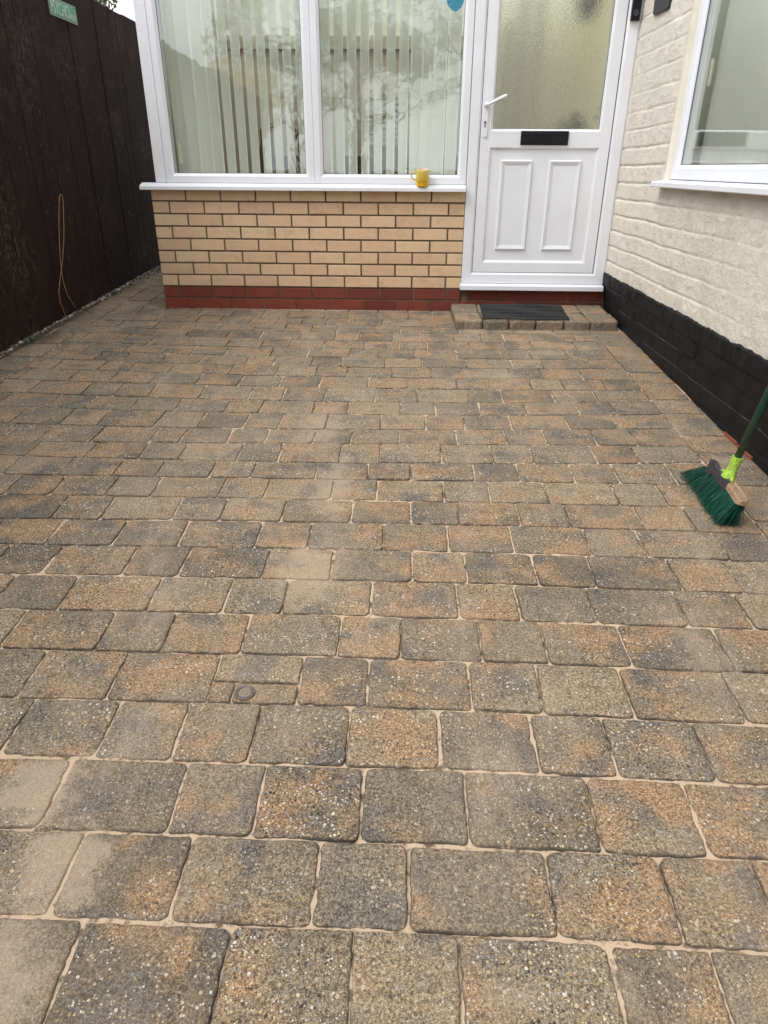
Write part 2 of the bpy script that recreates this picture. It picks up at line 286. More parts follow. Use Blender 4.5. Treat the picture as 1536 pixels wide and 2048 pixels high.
def mat_mortar():
    b = NB('mortar')
    c = b.mix(b.ramp(b.noise(12, 4, 0.7), [(0.35, 0), (0.7, 1)]), (0.115, 0.085, 0.055), (0.20, 0.158, 0.112))
    c = b.mix(b.ramp(b.noise(260, 2, 0.6), [(0.62, 0), (0.72, 0.6)]), c, (0.42, 0.36, 0.28))
    return b.done(b.bsdf(c, 0.95, b.bump(b.noise(300, 3, 0.7), 0.8, 0.002), spec=0.1))
M_mortar = mat_mortar()
def mat_upvc():
    b = NB('white_upvc')
    c = b.mix(b.ramp(b.noise(3.0, 4, 0.6), [(0.35, 0), (0.75, 1)]), (0.80, 0.82, 0.87), (0.745, 0.76, 0.80))
    c = b.mix(b.ramp(b.noise(40, 4, 0.75), [(0.63, 0), (0.75, 0.25)]), c, (0.50, 0.48, 0.43))
    v = b.voro(22); s3 = b.n('SeparateColor'); b.L(v.outputs['Color'], s3.inputs[0])
    fly = b.math('MULTIPLY', b.math('LESS_THAN', v.outputs['Distance'], 0.045), b.math('LESS_THAN', s3.outputs[1], 0.05))
    c = b.mix(b.math('MULTIPLY', fly, 0.8), c, (0.12, 0.10, 0.09))
    return b.done(b.bsdf(c, 0.28, b.bump(b.noise(7, 2), 0.05, 0.002), spec=0.5))
M_upvc = mat_upvc()
M_seam = simple('seam_grime', (0.30, 0.29, 0.28), 0.8)
M_gasket = simple('rubber_gasket', (0.02, 0.02, 0.022), 0.5)
def mat_glass(name, tint=(0.965, 0.978, 0.96), refl=0.06, wav=0.05):
    b = NB(name)
    lw = b.n('LayerWeight'); lw.inputs['Blend'].default_value = 0.5
    nr = b.bump(b.math('ADD', b.noise(5.0, 3, 0.55, dist=0.6), b.math('MULTIPLY', b.noise(1.6, 2), 1.5)), wav, 0.02)
    gl = b.n('BsdfGlossy'); gl.inputs['Roughness'].default_value = 0.02; gl.inputs['Color'].default_value = (0.97, 1, 1, 1); b.L(nr, gl.inputs['Normal'])
    tr = b.n('BsdfTransparent'); tr.inputs['Color'].default_value = (*tint, 1)
    mx = b.n('MixShader'); b.L(b.math('ADD', b.math('MULTIPLY', b.math('POWER', lw.outputs['Facing'], 4.0), 0.85), refl, clamp=True), mx.inputs[0]); b.L(tr.outputs[0], mx.inputs[1]); b.L(gl.outputs[0], mx.inputs[2])
    return b.done(mx.outputs[0])
M_glass = mat_glass('window_glass', refl=0.085)
def mat_obscure():
    b = NB('textured_obscure_glass')
    v = b.n('TexVoronoi', feature='SMOOTH_F1'); v.inputs['Scale'].default_value = 110; b.L(b.vmul(b.pos(), (1, 1, 0.8)), v.inputs['Vector'])
    h = b.math('ADD', b.noise(95, 2, 0.6, dist=1.5), b.math('MULTIPLY', v.outputs['Distance'], 0.6))
    nr = b.bump(h, 0.9, 0.006)
    rf = b.n('BsdfRefraction'); rf.inputs['Roughness'].default_value = 0.11; rf.inputs['IOR'].default_value = 1.22; rf.inputs['Color'].default_value = (0.97, 0.98, 0.93, 1); b.L(nr, rf.inputs['Normal'])
    gl = b.n('BsdfGlossy'); gl.inputs['Roughness'].default_value = 0.12; b.L(b.bump(h, 0.12, 0.002), gl.inputs['Normal'])
    mx = b.n('MixShader'); mx.inputs[0].default_value = 0.12; b.L(rf.outputs[0], mx.inputs[1]); b.L(gl.outputs[0], mx.inputs[2])
    return b.done(mx.outputs[0])
M_obs = mat_obscure()
def mat_render():
    b = NB('cream_masonry_paint')
    n = b.noise(5, 4, 0.6)
    c = b.mix(b.ramp(n, [(0.35, 0), (0.7, 1)]), (0.90, 0.845, 0.725), (0.84, 0.795, 0.69))
    c = b.mix(b.ramp(b.noise(22, 5, 0.75), [(0.60, 0), (0.78, 0.30)]), c, (0.46, 0.38, 0.30))
    c = b.mix(b.ramp(b.noise(130, 4, 0.75), [(0.60, 0), (0.70, 0.55)]), c, (0.42, 0.385, 0.33))
    c = b.mix(b.ramp(b.noise(3.5, 5, 0.7, vec=b.vmul(b.pos(), (1, 1, 0.45))), [(0.52, 0), (0.75, 0.35)]), c, (0.58, 0.51, 0.42))
    rid = b.n('TexNoise'); rid.inputs['Scale'].default_value = 13; rid.inputs['Detail'].default_value = 6; rid.inputs['Roughness'].default_value = 0.62; rid.inputs['Distortion'].default_value = 0.25; b.L(b.vmul(b.pos(), (1, 0.8, 1.5)), rid.inputs['Vector'])
    rr = b.math('ABSOLUTE', b.math('SUBTRACT', rid.outputs['Fac'], 0.5))
    h = b.math('ADD', b.math('MULTIPLY', b.ramp(rr, [(0.0, 1.0), (0.035, 0.0)]), 0.45), b.math('MULTIPLY', b.noise(45, 6, 0.78), 2.2))
    h = b.math('ADD', h, b.math('MULTIPLY', b.noise(420, 2, 0.6), 0.25))
    return b.done(b.bsdf(c, 0.62, b.bump(h, 0.95, 0.0055), spec=0.3))
M_render = mat_render()
M_reveal = simple('cream_paint_smooth', (0.80, 0.75, 0.62), 0.6, 0.06, 9, 0.25, 90)
def mat_bitumen():
    b = NB('black_masonry_paint')
    c = b.mix(b.ramp(b.noise(8, 4, 0.65), [(0.35, 0), (0.7, 1)]), (0.006, 0.0065, 0.009), (0.014, 0.014, 0.016))
    c = b.mix(b.ramp(b.noise(110, 3, 0.75), [(0.66, 0), (0.76, 0.5)]), c, (0.10, 0.09, 0.075))
    h = b.math('ADD', b.math('MULTIPLY', b.noise(60, 4, 0.7), 1.3), b.math('MULTIPLY', b.noise(300, 3), 0.4))
    return b.done(b.bsdf(c, 0.6, b.bump(h, 0.5, 0.003), spec=0.22))
M_bit = mat_bitumen()
def mat_fence():
    b = NB('dark_creosoted_timber')
    rnd = b.attr('seed', 'Fac')
    vv = b.vmul(b.vadd(b.pos(), b.comb(0.0, 0.0, b.math('MULTIPLY', rnd, 9.0))), (10, 10, 0.55))
    g = b.noise(9, 5, 0.7, vec=vv)
    c = b.mix(b.ramp(g, [(0.3, 0), (0.7, 1)]), (0.0090, 0.0046, 0.0038), (0.034, 0.0185, 0.0150))
    c = b.mix(b.math('MULTIPLY', b.ramp(b.noise(2.2, 4, 0.6), [(0.48, 0), (0.68, 1)]), b.ramp(b.noise(60, 4, 0.8, vec=b.vmul(b.pos(), (1, 1, 0.35))), [(0.50, 0), (0.70, 0.8)])), c, (0.150, 0.115, 0.095))
    c = b.mix(b.ramp(b.noise(70, 3, 0.7, vec=b.vmul(b.pos(), (1, 1, 0.5))), [(0.63, 0), (0.72, 0.7)]), c, (0.20, 0.15, 0.12))
    kn = b.voro(3.2, vec=b.vmul(b.pos(), (1, 1.6, 0.9)))
    c = b.mix(b.ramp(kn.outputs['Distance'], [(0.0, 0.9), (0.075, 0.0)]), c, (0.004, 0.003, 0.003))
    return b.done(b.bsdf(c, 0.8, b.bump(b.math('ADD', g, b.math('MULTIPLY', b.noise(140, 3), 0.3)), 0.6, 0.004), spec=0.12))
M_fence = mat_fence()
M_slat = simple('sage_blind_fabric', (0.86, 0.87, 0.80), 0.8, 0.04, 3.0, 0.15, 700)
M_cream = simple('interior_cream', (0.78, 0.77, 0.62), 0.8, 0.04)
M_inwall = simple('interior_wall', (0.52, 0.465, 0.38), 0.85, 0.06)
M_indark = simple('dark_fabric', (0.025, 0.024, 0.024), 0.8)
M_ingrey = simple('grey_boards', (0.36, 0.34, 0.31), 0.7)
M_floor = simple('interior_floor', (0.36, 0.30, 0.24), 0.5)
M_wicker = simple('brown_wicker', (0.13, 0.075, 0.045), 0.7, 0.25, 60, 0.5, 120)
M_black = simple('black_plastic', (0.008, 0.008, 0.011), 0.4, spec=0.25)
M_slate = simple('slate', (0.030, 0.031, 0.034), 0.55, 0.35, 40, 0.9, 70)
M_metal = simple('brass_grey_metal', (0.35, 0.34, 0.30), 0.35, 0.1, metal=1.0)
M_rubber = simple('black_rubber', (0.022, 0.022, 0.024), 0.55, 0.25, 60, 0.3, 200)
M_lime = simple('lime_plastic', (0.36, 0.56, 0.07), 0.6, 0.40, 130, 0.3)
M_greymauve = simple('worn_grey_plastic', (0.115, 0.10, 0.118), 0.6, 0.3, 60, 0.3)
def mat_broomwood():
    b = NB('worn_beech')
    c = b.mix(b.ramp(b.noise(40, 4, 0.7, vec=b.vmul(b.pos(), (1, 0.15, 1))), [(0.3, 0), (0.7, 1)]), (0.26, 0.165, 0.095), (0.52, 0.37, 0.235))
    c = b.mix(b.ramp(b.noise(160, 3, 0.7), [(0.50, 0), (0.62, 0.75)]), c, (0.13, 0.085, 0.055))
    return b.done(b.bsdf(c, 0.7, b.bump(b.noise(200, 3), 0.4, 0.001), spec=0.3))
M_bwood = mat_broomwood()
def mat_handle():
    b = NB('green_painted_steel')
    z = b.sep(b.pos())[2]
    c = b.mix(b.ramp(b.noise(20, 3), [(0.3, 0), (0.7, 1)]), (0.006, 0.060, 0.042), (0.010, 0.085, 0.058))
    low = b.ramp(z, [(0.0, 1.0), (0.20, 0.0)])
    dirt = b.math('MULTIPLY', b.ramp(b.noise(260, 3, 0.8), [(0.50, 0), (0.58, 1)]), low)
    c = b.mix(b.math('MULTIPLY', low, 0.75), c, (0.012, 0.022, 0.014)); c = b.mix(dirt, c, (0.20, 0.19, 0.12))
    return b.done(b.bsdf(c, 0.35, b.bump(b.noise(300, 2), 0.1, 0.001)))
M_handle = mat_handle()
M_bristle = simple('green_bristle', (0.012, 0.092, 0.064), 0.4, 0.75, 130)
M_stem = simple('dried_stem', (0.30, 0.165, 0.085), 0.7, 0.3, 30)
M_signgreen = simple('faded_green_enamel', (0.075, 0.270, 0.170), 0.5, 0.25, 30)
M_signwhite = simple('faded_white_enamel', (0.46, 0.52, 0.42), 0.5, 0.25, 40)
M_signrim = simple('sign_rim', (0.34, 0.31, 0.28), 0.5, 0.3, 40)
def mat_mug():
    b = NB('yellow_glaze')
    z = b.sep(b.pos())[2]
    c = b.mix(b.ramp(b.n('MapRange').outputs[0] if False else b.math('DIVIDE', b.math('SUBTRACT', z, 0.76), 0.10), [(0.25, 0), (0.85, 1)]), (0.72, 0.43, 0.015), (0.66, 0.56, 0.14))
    return b.done(b.bsdf(c, 0.22, b.bump(b.noise(25, 2), 0.03, 0.002)))
M_mug = mat_mug(); M_mugin = simple('cream_pink_glaze', (0.74, 0.56, 0.44), 0.3)
M_leaf = simple('weed_leaf', (0.07, 0.12, 0.030), 0.6, 0.3, 60)
M_blue = simple('blue_vinyl', (0.035, 0.24, 0.36), 0.4, 0.4, 90)
M_cast = simple('cast_metal_cap', (0.13, 0.11, 0.092), 0.5, 0.35, 90, 0.6, 200)

# ------------------------------------------------------------------ ground
def seed_attr(me, vals, edge=None):
    a = me.attributes.new('seed', 'FLOAT', 'POINT'); a.data.foreach_set('value', np.asarray(vals, dtype=np.float32))
    if edge is not None:
        e = me.attributes.new('edge', 'FLOAT', 'POINT'); e.data.foreach_set('value', np.asarray(edge, dtype=np.float32))
# terrain: reaches the horizon; slopes with the drive then levels out
gy = [-300, -60, -12, -9, -6, -3, 0, 3, 8, 60, 300]; gx = [-300, -40, -8, -3, 0, 3, 8, 40, 300]
GV = [(x, y, SL * max(min(y, 6), -12) - 0.09) for y in gy for x in gx]
GF = [(j * len(gx) + i, j * len(gx) + i + 1, (j + 1) * len(gx) + i + 1, (j + 1) * len(gx) + i) for j in range(len(gy) - 1) for i in range(len(gx) - 1)]
M_soil = simple('soil', (0.11, 0.085, 0.06), 0.95, 0.3, 3, 0.8, 30)
tag(pyobj('ground', GV, GF, M_soil), kind='structure')
# jointing sand bed: fine grid just under the block tops
nx_, ny_ = 260, 460
X = np.linspace(-0.62, 3.02, nx_); Y = np.linspace(-5.2, 2.0, ny_); XX, YY = np.meshgrid(X, Y)
ZZ = SL * YY - 0.0062 + 0.0030 * fbm(XX * 9, YY * 9, 3, 3) + 0.0008 * vnoise(XX * 60, YY * 60, 8)
SV = np.stack([XX, YY, ZZ], -1).reshape(-1, 3)
idx = np.arange(nx_ * ny_).reshape(ny_, nx_)
SF = np.stack([idx[:-1, :-1], idx[:-1, 1:], idx[1:, 1:], idx[1:, :-1]], -1).reshape(-1, 4)
tag(pyobj('joint_sand', SV.tolist(), SF.tolist(), M_sand, smooth=True), kind='structure')

SVv = []; SFf = []
for k in range(60):
    y_ = 2.2 - k * 0.12; xf = -0.522 + 0.0246 * (min(y_, 2) - 1.55)
    SVv += [(xf - 0.03, y_, SL * y_ + 0.0015), (xf + 0.062 + 0.012 * math.sin(k * 1.3), y_, SL * y_ - 0.0035)]
for k in range(59): SFf.append((2 * k, 2 * k + 1, 2 * k + 3, 2 * k + 2))
tag(pyobj('soil', SVv, SFf, simple('damp_soil', (0.055, 0.043, 0.030), 0.95, 0.4, 30, 0.8, 90)), kind='structure')
PV, PF, PS, PE = [], [], [], []
rng = random.Random(5)
def block(quad, seed, npt, gap=0.0017, rc=0.013, z0=0.0, deep=0.03, tumble=1.0, ch=1.0):
    """quad: four (x,y) corners counter-clockwise; worn rounded outline, chamfer, slightly uneven top"""
    cx = sum(p[0] for p in quad) / 4; cy = sum(p[1] for p in quad) / 4
    q = [Vector(p) for p in quad]
    pts = []
    per = max(3, npt // 4)
    rr = [rc * rng.uniform(0.45, 1.5) for _ in range(4)]
    insets = [gap - 0.0006 + rng.choice((0.0, 0.0, 0.0006, 0.0014, 0.0024)) * tumble for _ in range(4)]
    insets[0] += 0.0007; insets[2] += 0.0007
    cs = []
    for i in range(4):
        a, b_, c = q[i - 1], q[i], q[(i + 1) % 4]
        e1 = (b_ - a).normalized(); e2 = (c - b_).normalized()
        n1 = Vector((-e1.y, e1.x)); n2 = Vector((-e2.y, e2.x))
        cs.append(b_ + n1 * insets[i - 1] + n2 * insets[i])
    for i in range(4):
        b_, c = cs[i], cs[(i + 1) % 4]; a = cs[i - 1]
        e1 = (b_ - a).normalized(); e2 = (c - b_).normalized()
        r = min(rr[i], (b_ - a).length * 0.3, (c - b_).length * 0.3)
        n = 3 if npt < 30 else 5
        p0 = b_ - e1 * r; p2 = b_ + e2 * r
        for k in range(n + 1):
            t = k / n; pts.append((p0 * (1 - t) ** 2 + b_ * 2 * t * (1 - t) * 0.9 + (p0 + p2) * 0.5 * 2 * t * (1 - t) * 0.1 + p2 * t ** 2))
        r2 = min(rr[(i + 1) % 4], (c - b_).length * 0.3)
        s = p2; e = c - e2 * r2
        for k in range(1, per): pts.append(s.lerp(e, k / per))
    ph = rng.uniform(0, 99); P = np.array([(p.x, p.y) for p in pts])
    ctr = np.array((cx, cy)); D = P - ctr; Ln = np.linalg.norm(D, axis=1, keepdims=True)
    wob = (vnoise(P[:, 0] * 42 + ph, P[:, 1] * 42) * 0.0014 + vnoise(P[:, 0] * 170 + ph, P[:, 1] * 170) * 0.0015)[:, None] * tumble
    if rng.random() < 0.45:   # a knocked corner
        k = rng.randrange(len(P)); dd = np.linalg.norm(P - P[k], axis=1)[:, None]; wob -= 0.006 * np.exp(-(dd / 0.012) ** 2) * rng.uniform(.4, 1)
    P = P + D / Ln * np.minimum(wob, 0.0015)
    tx, ty, tz = rng.uniform(-.010, .010) * tumble, rng.uniform(-.010, .010) * tumble, rng.uniform(-.0012, .0012)
    base = len(PV); m = len(P)
    jit = vnoise(P[:, 0] * 70 + ph, P[:, 1] * 70, 5)
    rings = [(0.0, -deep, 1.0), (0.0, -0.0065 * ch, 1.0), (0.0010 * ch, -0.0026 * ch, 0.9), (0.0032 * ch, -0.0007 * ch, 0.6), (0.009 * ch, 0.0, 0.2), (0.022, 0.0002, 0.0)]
    for off, dz, ed in rings:
        Q = P - D / Ln * (off * (1 + 0.5 * jit[:, None]) if off else 0)
        for k in range(m):
            x, y = float(Q[k, 0]), float(Q[k, 1])
            h = dz + (tx * (x - cx) + ty * (y - cy) if dz > -0.02 else 0) + tz
            if dz > -0.005: h += 0.0007 * float(jit[k])
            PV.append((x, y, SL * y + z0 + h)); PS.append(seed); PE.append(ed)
    PV.append((cx, cy, SL * cy + z0 + 0.0006 + tz)); PS.append(seed); PE.append(0.0)
    for r in range(len(rings) - 1):
        for k in range(m):
            PF.append((base + r * m + k, base + r * m + (k + 1) % m, base + (r + 1) * m + (k + 1) % m, base + (r + 1) * m + k))
    t = base + (len(rings) - 1) * m; c = base + len(rings) * m
    for k in range(m): PF.append((t + k, t + (k + 1) % m, c))
def rect(x0, x1, y0, y1): return [(x0, y0), (x1, y0), (x1, y1), (x0, y1)]
XL, XR = -0.345, 2.80
def bline(k):
    P = BND[k]; xs = np.array([p[0] for p in P]); ys = np.array([p[1] for p in P])
    deg = 2 if len(P) >= 5 else 1
    co = np.polyfit(xs, ys, deg) if deg == 2 else np.array([0, *np.polyfit(xs, ys, 1)])
    lo, hi = xs.min() - 0.15, xs.max() + 0.15
    def f(x):
        if x < lo: return float(np.polyval(co, lo))
        if x > hi: return float(np.polyval(co, hi))
        return float(np.polyval(co, x))
    return f
SZ = (0.16, 0.20, 0.24)
bl = [bline(k) for k in range(len(BND))]
# beyond the traced rows the courses carry on at 160 mm
last = bl[-1]
for k in range(1, 24): bl.append(lambda x, k=k: -4.118 - 0.1605 * k)
JN = [list(r) for r in JNT]
for k in range(len(JN), len(bl) - 1):
    JN.append([1.5 + rng.uniform(-.1, .1)])
for k in range(len(bl) - 1):
    j = sorted(JN[k])
    # fill implausibly wide gaps, then extend to both kerb courses
    out = [j[0]]
    for a in j[1:]:
        g = a - out[-1]
        if g > 0.29: out.append(out[-1] + g / 2)
        out.append(a)
    while out[0] - XL > 0.27: out.insert(0, out[0] - rng.choice(SZ))
    while XR - out[-1] > 0.27: out.append(out[-1] + rng.choice(SZ))
    xs = [XL] + [x for x in out if XL + 0.05 < x < XR - 0.05] + [XR]
    near = 112 if k > 16 and k < 28 else (44 if k > 9 and k < 28 else 20)
    f0, f1 = bl[k], bl[k + 1]
    for a, b_ in zip(xs, xs[1:]):
        if k == 0: pass
        sa, sb = rng.uniform(-.002, .002), rng.uniform(-.002, .002)
        ya0 = rng.uniform(-.0012, .0012)
        if k == 21 and abs((a + b_) / 2 - 1.317) < 0.06:     # the cut-in pieces round the small cap
            ym = -3.562
            block([(a, ym), (b_, ym), (b_, f0(b_)), (a, f0(a))], 0.97, near, rc=0.008)
            block([(a, f1(a)), (1.268, f1(1.268)), (1.268, ym), (a, ym)], 0.05, near, rc=0.006)
            block([(1.268, f1(1.268)), (b_, f1(b_)), (b_, ym), (1.268, ym)], 0.40, near, rc=0.006)
            continue
        block([(a + sa, f1(a) + ya0), (b_ + sb, f1(b_) + ya0), (b_ - sb, f0(b_) + ya0), (a - sa, f0(a) + ya0)], rng.random(), near)
# sliver course against the brick wall
x = 0.02
while x < 1.95:
    l = rng.choice(SZ); block([(x, bl[0](x) - .0), (min(x + l, 1.95), bl[0](x + l)), (min(x + l, 1.95), 0.02), (x, 0.02)], rng.random(), 20, rc=0.008); x += l
# course along the rendered wall
RB = [-0.45, -0.782, -1.001, -1.253, -1.415, -1.643, -1.819, -2.064, -2.232, -2.512, -2.764]
y = -2.764
while y > -8: y -= rng.choice(SZ); RB.append(y)
for a, b_ in zip(RB, RB[1:]): block(rect(XR, 2.992 + rng.uniform(0, .008), b_, a), rng.random(), 24)
# course along the fence and the run beside the bay
LBj = [2.0]
y = 2.0
while y > -8: y -= 0.24; LBj.append(y)
for a, b_ in zip(LBj, LBj[1:]):
    block(rect(-0.512 + 0.02 * min(0, a) + rng.uniform(-.006, .012), XL, b_, a), rng.random(), 24)
y = -0.03
while y < 2:
    block(rect(XL, -0.172, y, y + 0.235), rng.random(), 24); y += 0.235
y = -0.05
while y < 2:
    block(rect(-0.172, 0.0, y, y + 0.2), rng.random(), 20); y += 0.2
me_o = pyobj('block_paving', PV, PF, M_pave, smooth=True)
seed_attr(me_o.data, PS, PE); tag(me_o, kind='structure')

# small round cap set in the paving
t = empty('round_cap', (1.296, -3.600, gz(-3.6)), 'small round dark metal cap set among cut paving blocks', 'cap')
bm = bmesh.new(); lathe(bm, [(0.0235, -0.012), (0.0235, 0.0040), (0.022, 0.0055), (0.0195, 0.0055), (0.0180, 0.002), (0.0005, 0.002)], (1.296, -3.600, gz(-3.6)), 40); obj('rim', bm, M_cast, t, True)
bm = bmesh.new()
lathe(bm, [(0.0150, -0.004), (0.0150, 0.0030), (0.0135, 0.0036), (0.0005, 0.0036)], (1.296, -3.600, gz(-3.6)), 28)
for k in range(5):
    a = k * 1.25; box(bm, (1.296 + 0.007 * math.cos(a) - .003, -3.6 + 0.007 * math.sin(a) - .0016, gz(-3.6) + .003), (1.296 + 0.007 * math.cos(a) + .003, -3.6 + 0.007 * math.sin(a) + .0016, gz(-3.6) + .0052), 0.0005)
obj('lid', bm, simple('worn_cap_face', (0.25, 0.20, 0.15), 0.8, 0.4, 200, 0.5, 300), t)

# ------------------------------------------------------------------ brick walls
def bricks(name, parent, x0, x1, z0, n, mat, first_half, yf=0.0, pitch=0.225, off=0.0, depth=0.10, clip_top=None, axis='x', skip=None):
    bm = bmesh.new(); sd = []
    lay = bm.verts.layers.float.new('seed')
    for k in range(n):
        z = z0 + 0.075 * k; top = z + 0.065
        if clip_top and top > clip_top: top = clip_top
        half = (k + first_half) % 2
        x = x0 + off - (0.1125 if half else 0)
        while x < x1 - 0.01:
            a, b_ = max(x, x0), min(x + pitch - 0.010, x1)
            if b_ - a > 0.02:
                before = set(bm.verts)
                jy = random.uniform(-.0012, .0012); jz = random.uniform(-.001, .001)
                if axis == 'x': box(bm, (a + random.uniform(0, .0012), yf + jy, z + jz), (b_, yf + depth, top + jz), 0.0022, 1)
                else: box(bm, (yf + jy, a, z + jz), (yf + depth, b_, top + jz), 0.0022, 1)
                s = random.random()
                for v in bm.verts:
                    if v not in before: v[lay] = s
            x += pitch
    for f in bm.faces: f.material_index = 0
    # mortar bed as a recessed slab
    ztop = (clip_top or z0 + 0.075 * n - 0.01) + 0.0
    if axis == 'x': box(bm, (x0 + .003, yf + 0.0065, z0 - 0.009), (x1 - .001, yf + depth - .004, ztop + .004), mi=1)
    else: box(bm, (yf + .0045, x0 + .005, z0 - 0.009), (yf + depth - .004, x1 - .005, ztop + .004), mi=1)
    me = bpy.data.meshes.new(name); bmesh.ops.recalc_face_normals(bm, faces=bm.faces[:]); bm.to_mesh(me); bm.free()
    return link_mesh(name, me, [mat, M_mortar], parent)
wall = empty('brick_wall', (1.0, 0, 0), 'buff brick dwarf wall with two red courses below the wide front window', 'brick wall')
bricks('buff_brickwork', wall, 0.0, 2.010, 0.150, 8, M_buff, 1, clip_top=0.742)
bricks('red_brickwork', wall, 0.0, 2.010, -0.075, 3, M_red, 1, pitch=0.2265)
bricks('red_brickwork', wall, 0.103, 1.9, -0.075, 3, M_red, 0, yf=0.0015, axis='y')
bricks('buff_brickwork', wall, 0.103, 1.9, 0.150, 8, M_buff, 0, yf=0.0015, clip_top=0.742, axis='y')
dw = empty('door_footing', (2.5, 0, 0), 'red brick footing under the white front door behind the step', 'brick footing')
bricks('red_brickwork', dw, 2.0125, 2.99, -0.075, 3, M_red, 0, yf=0.004, off=0.05)

# ------------------------------------------------------------------ uPVC frames
def mitred(bm, x0, x1, z0, z1, prof, y0=0.0, axis='y', mi=0, gap=0.0005, sides='lrbt'):
    """prof: closed list of (inset from outer edge, depth behind front).  Sweeps it round a rectangle, four mitred pieces."""
    cs = {'b': ((x0, z0), (x1, z0)), 'r': ((x1, z0), (x1, z1)), 't': ((x1, z1), (x0, z1)), 'l': ((x0, z1), (x0, z0))}
    for s in sides:
        (ax, az), (bx, bz) = cs[s]
        dx, dz = bx - ax, bz - az; L_ = math.hypot(dx, dz); dx /= L_; dz /= L_; nx, nz = -dz, dx
        def P(t_end, ins, d):
            base = (ax, az) if t_end == 0 else (bx, bz); sg = 1 if t_end == 0 else -1
            u = base[0] + nx * ins + dx * sg * (ins + gap); v = base[1] + nz * ins + dz * sg * (ins + gap)
            return (u, y0 + d, v) if axis == 'y' else (y0 + d, u, v)
        A = [bm.verts.new(P(0, *p)) for p in prof]; B = [bm.verts.new(P(1, *p)) for p in prof]
        n = len(prof)
        for f in [A[::-1], B] + [(A[i], A[(i + 1) % n], B[(i + 1) % n], B[i]) for i in range(n)]: bm.faces.new(f).material_index = mi
H_TOP = 2.14
fw = empty('front_window', (1.0, 0, 0.775), 'wide two-pane white window above the buff brick wall', 'window')
bm = bmesh.new()
box(bm, (0.040, 0.0015, 0.777), (0.1085, 0.075, H_TOP), 0.004, 2)                 # corner post
obj('corner_post', bm, M_upvc, fw)
prof = [(0.0, 0.07), (0.0, 0.003), (0.003, 0.0), (0.038, 0.0), (0.0405, 0.003), (0.053, 0.012), (0.055, 0.018), (0.055, 0.07)]
bm = bmesh.new()
mitred(bm, 0.1105, 1.0565, 0.777, H_TOP, prof); mitred(bm, 1.0565 - 0.0 + 0.0006, 2.0085, 0.777, H_TOP, prof)
box(bm, (0.03, 0.006, 0.7765), (2.008, 0.066, 0.7785), mi=1)
obj('frame', bm, [M_upvc, M_seam], fw)
for a, b_ in ((0.1655, 1.0015), (1.1121, 1.9535)):
    bm = bmesh.new(); box(bm, (a - 0.002, 0.022, 0.830), (b_ + 0.002, 0.028, H_TOP - 0.053))
    pane = obj('pane', bm, M_glass, fw)
    bm = bmesh.new()
    mitred(bm, a - 0.001, b_ + 0.001, 0.8315, H_TOP - 0.054, [(0.0, 0.0), (0.003, 0.0), (0.003, 0.003), (0.0, 0.003)], 0.0185, gap=0)
    g = obj('gasket', bm, M_gasket); g.parent = pane
# sill: sloping top, bull nose, returns past the wall
sill = empty('window_sill', (1.0, -0.03, 0.75), 'long white plastic sill under the two-pane window', 'sill')
bm = bmesh.new()
prism(bm, [(0.06, 0.7765), (-0.004, 0.7755), (-0.052, 0.7605), (-0.056, 0.757), (-0.056, 0.7385), (-0.053, 0.7365), (-0.046, 0.7365), (-0.046, 0.744), (0.06, 0.744)], 'x', -0.046, 2.0075)
obj('sill_board', bm, M_upvc, sill)
bm = bmesh.new(); prism(bm, [(0.06, 0.7770), (-0.004, 0.7760), (-0.0525, 0.7610), (-0.0570, 0.757), (-0.0570, 0.7375), (-0.045, 0.7355), (0.06, 0.7355)], 'x', -0.0495, -0.0465); obj('end_cap', bm, M_upvc, sill)

# mug on the sill (leaning with its slope)
mx_, my_, mz_ = 1.735, -0.0315, 0.7665
mug = empty('mug', (mx_, my_, mz_), 'yellow stoneware mug standing on the long white sill', 'mug')
TM = Matrix.Rotation(rad(9), 4, 'X')
bm = bmesh.new()
lathe(bm, [(0.030, 0.0), (0.036, 0.002), (0.0385, 0.006), (0.0387, 0.010), (0.0375, 0.0115), (0.0392, 0.0135), (0.0392, 0.0175), (0.038, 0.019), (0.0396, 0.021), (0.0396, 0.0255), (0.0385, 0.027), (0.040, 0.029), (0.0405, 0.045), (0.0412, 0.075), (0.0412, 0.094), (0.0405, 0.0965), (0.039, 0.0975)], (0, 0, 0), 48)
bmesh.ops.delete(bm, geom=[f for f in bm.faces if len(f.verts) > 4 and f.calc_center_median().z > 0.05], context='FACES')
bmesh.ops.transform(bm, matrix=Matrix.Translation((mx_, my_, mz_)) @ TM, verts=bm.verts[:]); obj('body', bm, M_mug, mug, True)
bm = bmesh.new()
lathe(bm, [(0.039, 0.0975), (0.0378, 0.096), (0.0372, 0.08), (0.036, 0.02), (0.03, 0.008), (0.001, 0.007)], (0, 0, 0), 48)
bmesh.ops.delete(bm, geom=[f for f in bm.faces if len(f.verts) > 4 and f.calc_center_median().z > 0.05], context='FACES')
bmesh.ops.transform(bm, matrix=Matrix.Translation((mx_, my_, mz_)) @ TM, verts=bm.verts[:]); obj('inside', bm, M_mugin, mug, True)
bm = bmesh.new()
hp = [(-0.038, 0, 0.082), (-0.050, 0, 0.084), (-0.063, 0, 0.079), (-0.070, 0, 0.066), (-0.068, 0, 0.052), (-0.058, 0, 0.042), (-0.046, 0, 0.037), (-0.038, 0, 0.036)]
tube(bm, hp, [0.0050, 0.0042, 0.0038, 0.0036, 0.0036, 0.0038, 0.0042, 0.005], 10)
bmesh.ops.transform(bm, matrix=Matrix.Translation((mx_, my_, mz_)) @ TM, verts=bm.verts[:]); obj('handle', bm, M_mug, mug, True)

